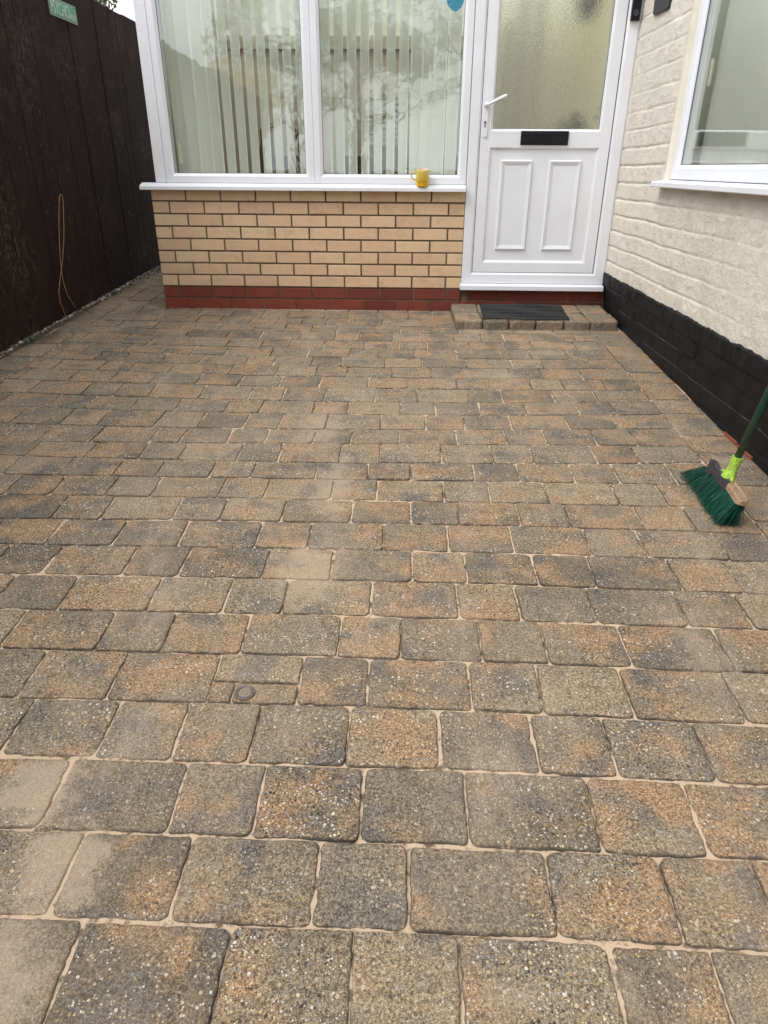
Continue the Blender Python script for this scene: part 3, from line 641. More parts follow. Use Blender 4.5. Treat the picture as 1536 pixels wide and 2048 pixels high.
# ------------------------------------------------------------------ front door
door = empty('front_door', (2.47, 0, 0.19), 'white half-glazed front door with black letterbox', 'door')
X0, X1, Z0 = 2.0125, 2.9475, 0.1845
bm = bmesh.new()
fprof = [(0.0, 0.07), (0.0, 0.003), (0.003, 0.0), (0.055, 0.0), (0.058, 0.003), (0.0665, 0.009), (0.0675, 0.013), (0.0675, 0.07)]
mitred(bm, X0, X1, Z0, H_TOP, fprof, -0.004)
box(bm, (X1 - 0.0005, 0.004, Z0 + .002), (X1 + 0.010, 0.05, H_TOP), 0.002)
obj('door_frame', bm, M_upvc, door)
# leaf: stiles/rails stand 4 mm behind the frame face
LX0, LX1, LZ0 = 2.083, 2.874, 0.2545
lp = [(0.0, 0.06), (0.0, 0.002), (0.002, 0.0), (0.060, 0.0), (0.063, 0.002), (0.074, 0.011), (0.0745, 0.06)]
bm = bmesh.new()
YL = 0.004
mitred(bm, LX0, LX1, LZ0, 1.0500, [(a, b_) for a, b_ in lp], YL + 0.0003, sides='lrb')
mitred(bm, LX0, LX1, 1.012, H_TOP - 0.07, lp, YL, sides='lrbt')
# fill strip between the two sweeps on the stiles and the mid rail face
for xa, xb in ((LX0, LX0 + 0.0635), (LX1 - 0.0635, LX1)): box(bm, (xa + .0001, YL - 0.0001, 0.975), (xb, YL + 0.058, 1.080), 0.0)
box(bm, (LX0 + 0.06, YL - 0.0002, 0.9835), (LX1 - 0.06, YL + 0.058, 1.0730), 0.002)
prism(bm, [(YL + 0.0005, 0.9838), (YL + 0.011, 0.9745), (YL + 0.05, 0.9745), (YL + 0.05, 0.9838)], 'x', LX0 + 0.0745, LX1 - 0.0745)
leaf = obj('door_leaf', bm, M_upvc, door)
# black strip standing in for the shadow gap round the leaf edge
bm = bmesh.new(); mitred(bm, LX0 - 0.0045, LX1 + 0.0045, LZ0 - 0.0045, H_TOP - 0.066, [(0.0, 0.0), (0.0042, 0.0), (0.0042, 0.01), (0.0, 0.01)], 0.010, gap=0)
obj('shadow_strip', bm, M_gasket, door)
bm = bmesh.new(); box(bm, (LX0 + 0.072, YL + 0.014, LZ0 + 0.070), (LX1 - 0.072, YL + 0.034, 0.978), 0.0)
obj('lower_panel', bm, M_upvc, door)
for (a, b_) in ((2.219, 2.417), (2.5185, 2.7185)):
    bm = bmesh.new(); z0_, z1_ = 0.393, 0.918
    mp = [(0.0, 0.012), (0.003, 0.004), (0.007, 0.0), (0.010, 0.0), (0.012, 0.0035), (0.016, 0.0035), (0.019, 0.006), (0.022, 0.006), (0.024, 0.009), (0.028, 0.010), (0.030, 0.0125), (0.030, 0.016), (0.0, 0.016)]
    mitred(bm, a, b_, z0_, z1_, mp, YL + 0.0005, gap=0.0)
    box(bm, (a + 0.0295, YL + 0.0115, z0_ + 0.0295), (b_ - 0.0295, YL + 0.0165, z1_ - 0.0295))
    obj('raised_panel', bm, M_upvc, door)
bm = bmesh.new(); box(bm, (LX0 + 0.072, YL + 0.018, 1.083), (LX1 - 0.072, YL + 0.0225, H_TOP - 0.14))
pane = obj('obscure_pane', bm, M_obs, door)
bm = bmesh.new(); mitred(bm, LX0 + 0.0735, LX1 - 0.0735, 1.0855, H_TOP - 0.143, [(0, 0), (0.0025, 0), (0.0025, 0.003), (0, 0.003)], YL + 0.0145, gap=0)
g = obj('gasket', bm, M_gasket); g.parent = pane
# threshold
bm = bmesh.new()
prism(bm, [(0.05, 0.1835), (-0.006, 0.1830), (-0.046, 0.1765), (-0.050, 0.173), (-0.050, 0.148), (-0.046, 0.145), (0.05, 0.145)], 'x', 2.004, 2.9455)
obj('threshold', bm, M_upvc, door)
# handle set
hb = 2.1065
bm = bmesh.new()
n = 10; pts = [(hb + 0.0145 * math.cos(math.pi * k / n), 1.244 + 0.0145 * math.sin(math.pi * k / n)) for k in range(n + 1)] + [(hb + 0.0145 * math.cos(math.pi + math.pi * k / n), 1.055 + 0.0145 * math.sin(math.pi + math.pi * k / n)) for k in range(n + 1)]
prism(bm, pts, 'y', YL - 0.009, YL + 0.001)
plate = obj('handle_plate', bm, M_upvc, door)
bm = bmesh.new()
lathe(bm, [(0.0125, 0.0), (0.0125, 0.020), (0.0105, 0.026), (0.0005, 0.027)], (hb, YL - 0.008, 1.211), 20, M=Matrix.Rotation(rad(90), 3, 'X'))
lv = [(hb, YL - 0.030, 1.211), (hb + 0.012, YL - 0.037, 1.2125), (hb + 0.035, YL - 0.040, 1.223), (hb + 0.065, YL - 0.040, 1.237), (hb + 0.095, YL - 0.039, 1.250), (hb + 0.112, YL - 0.037, 1.256), (hb + 0.117, YL - 0.036, 1.258)]
tube(bm, lv, [0.009, 0.0085, 0.0085, 0.0095, 0.0105, 0.0100, 0.006], 12)
o = obj('lever', bm, M_upvc, smooth=True); o.parent = plate
bm = bmesh.new()
lathe(bm, [(0.0085, 0.0), (0.0085, 0.003), (0.0005, 0.0032)], (hb - .001, YL - 0.0088, 1.119), 18, M=Matrix.Rotation(rad(90), 3, 'X'))
box(bm, (hb - 0.0055, YL - 0.0115, 1.093), (hb + 0.0035, YL - 0.008, 1.116), 0.0015)
o = obj('lock_cylinder', bm, M_metal); o.parent = plate
bm = bmesh.new(); box(bm, (hb - 0.0018, YL - 0.0125, 1.113), (hb - 0.0002, YL - 0.0117, 1.124)); o = obj('keyhole', bm, M_gasket); o.parent = plate
# letterbox
bm = bmesh.new(); box(bm, (2.3285, YL - 0.010, 0.999), (2.6185, YL + 0.003, 1.0755), 0.004, 2); lb = obj('letterbox', bm, M_black, door)
bm = bmesh.new(); box(bm, (2.336, YL - 0.0145, 1.0045), (2.611, YL - 0.0095, 1.0665), 0.0025, 2); o = obj('flap', bm, M_black); o.parent = lb

# doorbell on the right frame member
bell = empty('video_doorbell', (2.914, -0.01, 1.70), 'slim black doorbell fixed to the right door frame', 'doorbell')
bm = bmesh.new(); box(bm, (2.8905, -0.030, 1.625), (2.9385, -0.004, 1.765), 0.004, 2); obj('body', bm, M_black, bell)
bm = bmesh.new(); lathe(bm, [(0.0155, 0), (0.0155, 0.003), (0.0135, 0.0035), (0.0130, 0.0015), (0.0005, 0.0015)], (2.9145, -0.0300, 1.661), 32, M=Matrix.Rotation(rad(90), 3, 'X')); obj('button', bm, simple('satin_grey_plastic', (0.045, 0.047, 0.052), 0.3), bell)
bm = bmesh.new(); lathe(bm, [(0.012, 0), (0.012, 0.003), (0.0005, 0.0045)], (2.9145, -0.0300, 1.728), 32, M=Matrix.Rotation(rad(90), 3, 'X')); obj('lens', bm, simple('lens_black', (0.01, 0.01, 0.012), 0.08), bell)
bm = bmesh.new(); box(bm, (2.9385, -0.016, 1.6255), (2.944, -0.004, 1.764), 0.001); obj('bracket', bm, M_greymauve, bell)

# ------------------------------------------------------------------ rendered house wall on the right
WX = 2.955
hw = empty('house_wall', (3.0, -2.0, 0), 'cream painted rough brick house wall with black plinth', 'wall')
def grid_wall(name, parent, us, vs, fx, mat, skip=None, flip=False):
    U, V = np.meshgrid(us, vs); Xd = fx(U, V)
    P = np.stack([Xd, U, V], -1).reshape(-1, 3); nu, nv = len(us), len(vs)
    id_ = np.arange(nu * nv).reshape(nv, nu)
    F = np.stack([id_[:-1, :-1], id_[:-1, 1:], id_[1:, 1:], id_[1:, :-1]], -1)
    if skip is not None:
        uc = (U[:-1, :-1] + U[1:, 1:]) / 2; vc = (V[:-1, :-1] + V[1:, 1:]) / 2
        F = F[~skip(uc, vc)]
    F = F.reshape(-1, 4)
    return pyobj(name, P.tolist(), F.tolist(), mat, parent, smooth=True)
CR = 0.0925; CZ0 = 0.334
def joint(U, V, amp=0.0085):
    vz = V + 0.0035 * fbm(U * 5, V * 2, 41, 3)
    k = (vz - CZ0) / CR; d = np.abs(k - np.round(k)) * CR
    hz = np.exp(-(d / 0.0055) ** 2)
    row = np.floor(k); uo = (U + 0.5 * 0.235 * np.mod(row, 2)) / 0.235; du = np.abs(uo - np.round(uo)) * 0.235
    vt = np.exp(-(du / 0.007) ** 2) * 0.5
    m = np.clip(0.85 + 0.55 * fbm(U * 2.3, V * 2.3, 9, 3), 0.15, 1.25)
    m = m * np.clip((U + 2.2) / 1.6, 0.25, 1)           # joints fade under thicker render towards the window
    tilt = (np.mod(k, 1.0) - 0.5) * -0.0020
    return amp * np.maximum(hz, vt) * m + tilt * m
def fx_render(U, V):
    e = np.clip(np.minimum((-0.85 - U), 9) / 0.03, 0, 1)
    f = joint(U, V) - 0.0016 * fbm(U * 18, V * 18, 2, 4) - 0.0016 * fbm(U * 6, V * 5, 7, 3)
    q = 1 - np.abs(fbm(U * 11, V * 9, 33, 3)); f = f - 0.0018 * np.clip(q - 0.72, 0, 1) * 3
    fade = np.where((V > 0.79) & (U < -0.80) & (U > -2.40), np.clip(np.maximum((U + 0.85) / 0.03, (-2.352 - U) / 0.03), 0, 1), 1.0)
    return WX + f * fade
us = np.concatenate([np.arange(0.30, -0.85, -0.0095), np.arange(-0.85, -2.62, -0.0095), np.arange(-2.625, -4.95, -0.0125)]); us = np.unique(np.round(us, 5))[::-1]
vs = np.unique(np.round(np.concatenate([np.arange(0.250, 0.80, 0.005), [0.80], np.arange(0.805, 1.92, 0.005)]), 5))
HOLE_Y1 = -2.3510
grid_wall('render', hw, us, vs, fx_render, M_render, skip=lambda u, v: (u < -0.85) & (u > HOLE_Y1) & (v > 0.80))
bm = bmesh.new()
box(bm, (WX + 0.001, -8.5, 0.245), (WX + 0.25, -4.93, 5.0)); box(bm, (WX + 0.012, -4.9299, 0.80), (WX + 0.25, HOLE_Y1 - 0.003, 1.9119)); box(bm, (WX + 0.001, -4.9299, 1.912), (WX + 0.25, HOLE_Y1 - 0.003, 5.0))
box(bm, (WX + 0.001, -0.85, 1.912), (WX + 0.25, 0.30, 5.0)); box(bm, (WX + 0.002, HOLE_Y1 - 0.0029, 2.05), (WX + 0.25, -0.8505, 5.0))
box(bm, (WX + 0.065, -4.92, -0.4), (WX + 0.25, 0.29, 0.795)); box(bm, (WX + 0.035, -0.852 + 0.004, 0.7952), (WX + 0.25, 0.29, 1.915))
obj('upper_render', bm, M_render, hw)
bm = bmesh.new()
box(bm, (WX + 0.0005, -0.8515, 0.80), (WX + 0.10, -0.8475, 2.05)); box(bm, (WX + 0.003, HOLE_Y1 - .004, 0.80), (WX + 0.10, HOLE_Y1, 2.05)); box(bm, (WX + 0.004, HOLE_Y1, 2.046), (WX + 0.10, -0.852, 2.05))
obj('reveal', bm, M_reveal, hw)
def fx_pl(U, V):
    t = np.clip((0.262 - V) / 0.34, 0, 1)
    k = (V - 0.172) / 0.088; d = np.abs(k - np.round(k)) * 0.088
    return WX - 0.006 + 0.046 * t + 0.005 * np.exp(-(d / 0.005) ** 2) * (V < 0.2) - 0.0030 * fbm(U * 14, V * 14, 21, 4) * np.where(V > 0.18, 1.6, 0.6) - np.where((V > 0.172), 0.006, 0.0)
us = np.arange(0.20, -4.95, -0.011); n_v = 56
U = np.repeat(us[None, :], n_v, 0); topz = 0.262 + 0.0028 * fbm(us * 9, us * 0, 4, 4) + 0.0022 * fbm(us * 60, us * 0, 5, 2)
V = np.linspace(0, 1, n_v)[:, None] * (topz[None, :] - (SL * us - 0.04)[None, :]) + (SL * us - 0.04)[None, :]
Xd = fx_pl(U, V); Xd[-1, :] += 0.02
P = np.stack([Xd, U, V], -1).reshape(-1, 3); id_ = np.arange(P.shape[0]).reshape(n_v, -1)
F = np.stack([id_[:-1, :-1], id_[:-1, 1:], id_[1:, 1:], id_[1:, :-1]], -1).reshape(-1, 4)
pyobj('plinth', P.tolist(), F.tolist(), M_bit, hw, smooth=True)
bm = bmesh.new(); box(bm, (WX + 0.028, -8.5, -0.7), (WX + 0.2, -4.94, 0.2449)); box(bm, (WX - 0.004, -8.5, -0.1), (WX + 0.03, -4.9401, 0.2555)); obj('plinth_run', bm, M_bit, hw)
# pale paint crack lines along the plinth bed joints
bm = bmesh.new()
for zz_, ya, yb in ((0.083, -0.35, -0.62), (0.084, -0.75, -1.5), (-0.004, -0.85, -2.7), (0.174, 0.10, -0.55)):
    yy = ya; pts = []
    while yy > yb:
        zv = zz_ + 0.0035 * float(fbm(np.array([yy * 8]), np.array([0.3]), 12, 3)[0]); xv = float(fx_pl(np.array([yy]), np.array([zv]))[0])
        pts.append((xv - 0.0015, yy, zv)); yy -= 0.012
    tube(bm, pts, [0.0007 + 0.0012 * abs(float(vnoise(np.array([q[1] * 30]), np.array([0.])) [0])) for q in pts], 5)
obj('paint_crack', bm, simple('greyed_paint', (0.085, 0.085, 0.088), 0.7, 0.4, 60), hw)
bm = bmesh.new()
for k, (a, b_) in enumerate(((-2.03, -2.16), (-2.165, -2.30))): box(bm, (WX + 0.030, a, gz(a) - 0.02), (WX + 0.07, b_, gz(a) + 0.005 + 0.001 * (k % 2)), 0.002)
obj('bare_brick', bm, simple('bare_red_brick', (0.23, 0.065, 0.032), 0.9, 0.3, 60, 0.6, 200), hw)
# air brick
bm = bmesh.new()
xa = float(fx_pl(np.array([-1.55]), np.array([0.14]))[0])
box(bm, (xa - 0.004, -1.645, 0.098), (xa + 0.03, -1.410, 0.166), 0.002)
ab = obj('air_brick', bm, M_bit, hw)
bm = bmesh.new()
for k in range(8): box(bm, (xa - 0.0052, -1.435 - k * 0.026 - 0.009, 0.108), (xa - 0.0036, -1.435 - k * 0.026, 0.156), 0.0)
o = obj('slot', bm, simple('void_black', (0.002, 0.002, 0.002), 0.9)); o.parent = ab

# slate plaque
sp = empty('slate_plaque', (WX, -0.40, 1.75), 'rough-edged black slate plaque on the cream wall', 'plaque')
bm = bmesh.new()
outl = [(-0.263, 1.812), (-0.258, 1.74), (-0.263, 1.665), (-0.262, 1.612), (-0.300, 1.607), (-0.38, 1.604), (-0.45, 1.600), (-0.505, 1.598), (-0.521, 1.607), (-0.526, 1.64), (-0.520, 1.70), (-0.524, 1.81)]
prism(bm, [(y_, z_) for y_, z_ in outl], 'x', WX - 0.014, WX - 0.002)
bmesh.ops.bevel(bm, geom=[e for e in bm.edges if abs(e.verts[0].co.x - (WX - 0.014)) < 1e-4 and abs(e.verts[1].co.x - (WX - 0.014)) < 1e-4], offset=0.004, segments=2, affect='EDGES')
obj('slab', bm, M_slate, sp)

# side window
swn = empty('side_window', (WX, -1.6, 0.82), 'white window with closed sage blinds in the cream wall', 'window')
sprof = [(0.0, 0.07), (0.0, 0.003), (0.003, 0.0), (0.050, 0.0), (0.053, 0.003), (0.064, 0.014), (0.065, 0.019), (0.065, 0.07)]
bm = bmesh.new()
def mitred_x(bm, ya, yb, z0, z1, prof, x0, sides='lrbt', gap=0.0005):
    mitred(bm, ya, yb, z0, z1, prof, x0, axis='x', sides=sides, gap=gap)
FX = WX + 0.030
mitred_x(bm, HOLE_Y1 + 0.003, -0.8525, 0.8255, 2.044, sprof, FX)
obj('frame', bm, M_upvc, swn)
bm = bmesh.new(); box(bm, (FX + 0.024, HOLE_Y1 + 0.06, 0.886), (FX + 0.030, -0.912, 1.985)); pane = obj('pane', bm, mat_glass('side_window_glass', refl=0.10, wav=0.02), swn)
bm = bmesh.new(); mitred_x(bm, HOLE_Y1 + 0.067, -0.9165, 0.8895, 1.98, [(0, 0), (0.0035, 0), (0.0035, 0.003), (0, 0.003)], FX + 0.0195, gap=0); g = obj('gasket', bm, M_gasket); g.parent = pane
s2 = empty('side_window_sill', (WX, -1.6, 0.80), 'white plastic sill below the window in the cream wall', 'sill')
bm = bmesh.new()
prism(bm, [(WX + 0.10, 0.8235), (FX - 0.003, 0.8225), (2.905, 0.8150), (2.8995, 0.811), (2.8995, 0.7935), (2.903, 0.790), (2.909, 0.790), (2.909, 0.797), (WX + 0.10, 0.797)], 'y', HOLE_Y1 - 0.05, -0.832)
# prism on 'y' takes (x,z) pairs
obj('sill_board', bm, M_upvc, s2)
bm = bmesh.new(); prism(bm, [(WX + 0.02, 0.8245), (2.904, 0.8160), (2.8985, 0.811), (2.8985, 0.7925), (2.902, 0.789), (WX + 0.02, 0.789)], 'y', -0.8318, -0.8288); obj('end_cap', bm, M_upvc, s2)

# ------------------------------------------------------------------ blinds
def slat_mesh(parent, x, y, th, z0, z1, mat, w=0.089, axis='x'):
    bm = bmesh.new(); n = 6; c, s_ = math.cos(th), math.sin(th); rows = []
    for z in (z0, (z0 + z1) / 2, z1):
        r = []
        for k in range(n + 1):
            t = (k / n - 0.5) * w; bow = 0.002 * math.cos(math.pi * k / n - math.pi / 2)
            px, py = x + t * c - bow * s_, y + t * s_ + bow * c
            r.append(bm.verts.new((px, py, z)))
        rows.append(r)
    for a, b_ in zip(rows, rows[1:]):
        for k in range(n): bm.faces.new((a[k], a[k + 1], b_[k + 1], b_[k]))
    bmesh.ops.solidify(bm, geom=bm.faces[:], thickness=0.0006)
    return obj('slat', bm, mat, parent, True)
vb = empty('vertical_blind', (1.0, 0.12, 0.8), 'pale sage vertical blind hanging inside the two-pane window', 'blind')
xs = [0.135, 0.205, 0.275, 0.358, 0.43, 0.51, 0.588, 0.665, 0.742, 0.820, 0.898, 0.976, 1.054, 1.133, 1.212, 1.291, 1.370, 1.450, 1.529, 1.607, 1.685, 1.757, 1.832, 1.910]
ths = [40, 38, 36, 30, 58, 66, 66, 66, 65, 64, 63, 62, 60, 57, 57, 56, 56, 56, 54, 49, 34, 26, 33, 30]
for x_, t_ in zip(xs, ths): slat_mesh(vb, x_, 0.125, rad(t_ + random.uniform(-1.5, 1.5)), 0.800, 2.08, M_slat)
bm = bmesh.new(); box(bm, (0.11, 0.095, 2.08), (1.97, 0.15, 2.12), 0.003); obj('head_rail', bm, M_upvc, vb)
bm = bmesh.new(); tube(bm, [(0.19, 0.085, 2.08), (0.188, 0.085, 1.4), (0.186, 0.085, 0.995)], 0.0016, 6); tube(bm, [(0.196, 0.085, 2.08), (0.200, 0.085, 1.4), (0.196, 0.085, 0.995)], 0.0016, 6); obj('cord', bm, M_cream, vb)
bm = bmesh.new(); box(bm, (0.180, 0.080, 0.885), (0.203, 0.090, 0.998), 0.003); obj('cord_weight', bm, M_cream, vb)
vb2 = empty('vertical_blind', (3.1, -1.6, 0.85), 'closed pale sage blind behind the window in the cream wall', 'blind')
yy = -0.965; k = 0
while yy > -2.4:
    bm = bmesh.new(); n = 4; rows = []
    for z in (0.86, 2.03):
        r = []
        for q in range(n + 1):
            t = (q / n - 0.5) * 0.089; r.append(bm.verts.new((3.105 - t * math.sin(rad(18)), yy + t * math.cos(rad(18)), z)))
        rows.append(r)
    for q in range(n): bm.faces.new((rows[0][q], rows[0][q + 1], rows[1][q + 1], rows[1][q]))
    bmesh.ops.solidify(bm, geom=bm.faces[:], thickness=0.0006); obj('slat', bm, M_slat, vb2, True)
    yy -= 0.074; k += 1
bm = bmesh.new(); box(bm, (3.062, -0.935, 1.225), (3.072, -0.905, 1.335), 0.002); obj('cord_weight', bm, M_cream, vb2)

# ------------------------------------------------------------------ rooms seen through the glass
porch = empty('porch_interior', (1.5, 1.0, 0.1), 'pale inside of the porch seen through the two-pane window', 'room')
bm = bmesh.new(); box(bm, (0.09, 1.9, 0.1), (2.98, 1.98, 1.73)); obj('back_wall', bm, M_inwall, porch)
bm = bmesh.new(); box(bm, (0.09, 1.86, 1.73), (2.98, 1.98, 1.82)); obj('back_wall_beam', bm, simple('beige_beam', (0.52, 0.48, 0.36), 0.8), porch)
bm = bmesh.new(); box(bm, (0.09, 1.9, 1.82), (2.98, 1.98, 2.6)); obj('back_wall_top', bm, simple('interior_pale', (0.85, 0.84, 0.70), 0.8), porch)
bm = bmesh.new(); box(bm, (0.105, 0.10, 0.06), (2.98, 1.9, 0.10)); obj('floor', bm, M_floor, porch)
bm = bmesh.new()
for k in range(4):
    ya = 0.10 + k * 0.45
    box(bm, (0.045, ya, 0.75), (0.10, ya + 0.05, 2.14))
box(bm, (0.045, 0.08, 0.745), (0.10, 1.9, 0.80)); box(bm, (0.045, 0.08, 2.09), (0.10, 1.9, 2.14))
for k in range(5): box(bm, (0.05 + k * 0.72, 0.0705, 2.145), (0.09 + k * 0.72, 1.9, 2.20))
obj('side_glazing_frame', bm, M_upvc, porch)
bm = bmesh.new(); box(bm, (0.052, 0.97, 0.8005), (0.097, 1.899, 2.0895)); obj('side_wall', bm, M_inwall, porch)
bm = bmesh.new(); box(bm, (2.96, 0.08, 0.1), (2.985, 1.9, 2.6)); obj('party_wall', bm, simple('interior_yellow', (0.80, 0.75, 0.52), 0.8), porch)
b = NB('twinwall_roof'); tr = b.n('BsdfTransparent'); tr.inputs['Color'].default_value = (0.85, 0.87, 0.85, 1); tl = b.n('BsdfTranslucent'); tl.inputs['Color'].default_value = (0.9, 0.9, 0.88, 1); mx = b.n('MixShader'); mx.inputs[0].default_value = 0.35; b.L(tr.outputs[0], mx.inputs[1]); b.L(tl.outputs[0], mx.inputs[2]); M_roof = b.done(mx.outputs[0])
bm = bmesh.new(); box(bm, (-0.05, -0.08, 2.205), (2.955, 1.95, 2.215)); obj('roof_sheet', bm, M_roof, porch)
bm = bmesh.new(); box(bm, (0.0, -0.001, 2.1405), (2.952, 0.07, 2.203), 0.003); obj('eaves_beam', bm, M_upvc, porch)
cab = empty('louvred_cupboard', (1.47, 1.7, 0.1), 'grey louvred cupboard seen between the right-hand blind slats', 'cupboard')
bm = bmesh.new(); box(bm, (1.28, 1.68, 1.02), (1.66, 1.88, 1.41), 0.004); obj('carcass', bm, M_ingrey, cab)
bm = bmesh.new()
for k in range(9): box(bm, (1.29, 1.665, 1.035 + k * 0.042), (1.65, 1.679, 1.066 + k * 0.042), 0.002)
obj('louvre', bm, M_ingrey, cab)
sofa = empty('dark_settle', (1.5, 1.5, 0.1), 'black low seat inside behind the right-hand pane', 'seat')
bm = bmesh.new(); box(bm, (1.10, 1.30, 0.1), (2.9, 1.64, 0.52), 0.02, 2); obj('seat', bm, M_indark, sofa)
bm = bmesh.new(); box(bm, (1.10, 1.56, 0.5), (2.9, 1.662, 0.955), 0.02, 2); obj('backrest', bm, M_indark, sofa)
ch = empty('wicker_chair', (0.62, 1.3, 0.1), 'brown wicker chair inside behind the left-hand pane', 'chair')
bm = bmesh.new()
pts = [(0.62 + 0.20 * math.cos(a), 1.42 + 0.05 * math.sin(a), 0.75 + 0.45 * math.sin(a)) for a in [math.pi * k / 12 for k in range(13)]]
tube(bm, pts, 0.018, 8); box(bm, (0.43, 1.42, 0.5), (0.81, 1.44, 0.95), 0.008); 
for k in range(5): box(bm, (0.46 + k * 0.075, 1.405, 0.9), (0.485 + k * 0.075, 1.42, 1.14), 0.002)
obj('backrest', bm, M_wicker, ch)
bm = bmesh.new(); box(bm, (0.42, 1.05, 0.42), (0.82, 1.44, 0.50), 0.01); obj('seat', bm, M_wicker, ch)
for (a, b_) in ((0.44, 1.08), (0.80, 1.08), (0.44, 1.42), (0.80, 1.42)): bm = bmesh.new(); tube(bm, [(a, b_, 0.10), (a, b_, 0.43)], 0.014, 8); obj('leg', bm, M_wicker, ch)
coat = empty('hanging_coat', (2.78, 0.45, 1.9), 'dark coat hanging behind the textured door glass', 'coat')
bm = bmesh.new(); lathe(bm, [(0.03, 2.02), (0.055, 1.96), (0.08, 1.86), (0.07, 1.77), (0.045, 1.70), (0.02, 1.68)][::-1], (2.715, 0.33, 0), 20); obj('cloth', bm, simple('charcoal_cloth', (0.12, 0.125, 0.13), 0.9), coat, True)
pot = empty('pot_plant', (2.70, 0.30, 0.9), 'dark green pot plant behind the textured door glass', 'plant')
bm = bmesh.new(); lathe(bm, [(0.05, 0.93), (0.065, 1.03), (0.067, 1.04), (0.055, 1.04)], (2.70, 0.22, 0), 20); obj('pot', bm, M_ingrey, pot)
bm = bmesh.new()
rp = random.Random(3)
for k in range(60):
    c = Vector((2.70 + rp.gauss(0, .055), 0.22 + rp.gauss(0, .05), 1.08 + abs(rp.gauss(0, .05)))); d1 = Vector((rp.gauss(0, 1), rp.gauss(0, 1), rp.gauss(0, 1))).normalized() * 0.03; d2 = d1.orthogonal().normalized() * 0.011
    bm.faces.new([bm.verts.new(c - d1), bm.verts.new(c + d2), bm.verts.new(c + d1), bm.verts.new(c - d2)])
tube(bm, [(2.70, 0.22, 1.03), (2.70, 0.22, 1.12)], 0.006, 6); obj('leaves', bm, simple('dark_leaf', (0.02, 0.055, 0.025), 0.6), pot)
stn = empty('pot_stand', (2.70, 0.22, 0.1), 'pale stand holding the pot plant behind the door', 'stand')
bm = bmesh.new(); box(bm, (2.60, 0.12, 0.90), (2.80, 0.32, 0.93), 0.003); 
for a, b_ in ((2.61, 0.13), (2.79, 0.13), (2.61, 0.31), (2.79, 0.31)): box(bm, (a - .01, b_ - .01, 0.1), (a + .01, b_ + .01, 0.90))
obj('frame', bm, M_ingrey, stn)
cur = empty('hanging_strips', (2.3, 0.4, 1.9), 'grey-green strips hanging behind the textured door glass', 'curtain')
for x_ in (2.235, 2.32, 2.42): bm = bmesh.new(); box(bm, (x_, 0.35, 0.2), (x_ + 0.035, 0.36, 1.68 if x_ < 2.3 else 2.0)); obj('strip', bm, simple('grey_green', (0.19, 0.20, 0.155), 0.8), cur)
room = empty('side_room', (4, -1.6, 0.4), 'pale room behind the window in the cream wall', 'room')
bm = bmesh.new(); box(bm, (4.2, -3.0, 0.1), (4.25, -0.2, 2.4)); box(bm, (3.21, -0.30, 0.1), (4.2, -0.25, 2.4)); box(bm, (3.21, -3.0, 0.1), (4.2, -2.95, 2.4)); box(bm, (3.21, -3.0, 2.4), (4.2, -0.2, 2.45)); obj('walls', bm, M_cream, room)

# ------------------------------------------------------------------ sticker on the pane
st = empty('window_sticker', (1.895, 0.02, 1.73), 'blue shield-shaped sticker at the top right of the right-hand pane', 'sticker')
bm = bmesh.new()
pts = [(1.846, 1.80), (1.845, 1.735), (1.850, 1.710), (1.866, 1.690), (1.884, 1.679), (1.897, 1.672), (1.912, 1.681), (1.930, 1.693), (1.942, 1.712), (1.945, 1.735), (1.944, 1.80), (1.92, 1.812), (1.896, 1.80), (1.87, 1.812)]
prism(bm, pts, 'y', 0.0205, 0.0215); obj('face', bm, M_blue, st)
bm = bmesh.new(); pp = [(x_, 0.0203, z_) for x_, z_ in pts] + [(pts[0][0], 0.0203, pts[0][1])]; tube(bm, pp, 0.0013, 5)
for k in range(4): tube(bm, [(1.857, 0.0203, 1.71 + k * .024), (1.876, 0.0203, 1.703 + k * .024), (1.896, 0.0203, 1.709 + k * .024), (1.916, 0.0203, 1.703 + k * .024), (1.934, 0.0203, 1.71 + k * .024)], 0.0009, 5)
obj('border', bm, simple('pale_blue_vinyl', (0.18, 0.48, 0.62), 0.4), st)

# ------------------------------------------------------------------ step blocks and mat
def one_block(label, quad, seed, z0=0.052, deep=0.062):
    global PV, PF, PS, PE
    PV, PF, PS, PE = [], [], [], []
    block(quad, seed, 64, gap=0.0024, rc=0.020, z0=z0, deep=deep, ch=1.9)
    cx = sum(q_[0] for q_ in quad) / 4; cy = sum(q_[1] for q_ in quad) / 4
    V_ = [(x_ - cx, y_ - cy, z_ - gz(cy)) for x_, y_, z_ in PV]
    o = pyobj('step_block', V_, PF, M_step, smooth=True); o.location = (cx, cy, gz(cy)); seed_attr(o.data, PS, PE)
    return tag(o, label, 'paving block', 'paving blocks forming the door step')
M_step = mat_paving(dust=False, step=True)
fx_ = [1.955, 2.126, 2.288, 2.457, 2.628, 2.790, 2.968]
fl = ['front left corner block of the door step', 'block in the step front row, second from the left end', 'step front block below the middle-left of the ribbed mat', 'step front block below the middle-right of the ribbed mat', 'step front block at the right corner of the ribbed mat', 'front right block of the door step beside the black plinth']
for k in range(6): one_block(fl[k], [(fx_[k], -0.462), (fx_[k + 1], -0.462 + (0.02 if k == 5 else 0)), (fx_[k + 1] - .004, -0.228), (fx_[k] - .004, -0.228)], [0.3, 0.55, 0.1, 0.62, 0.25, 0.45][k])
bx_ = [1.947, 2.118, 2.288, 2.46, 2.628, 2.785, 2.955]
bl_ = ['back left block of the door step against the red bricks', 'step back block under the left end of the ribbed mat', 'step back block under the middle-left of the mat', 'step back block under the middle-right of the mat', 'step back block just right of the ribbed mat', 'back right block of the step in the corner by the plinth']
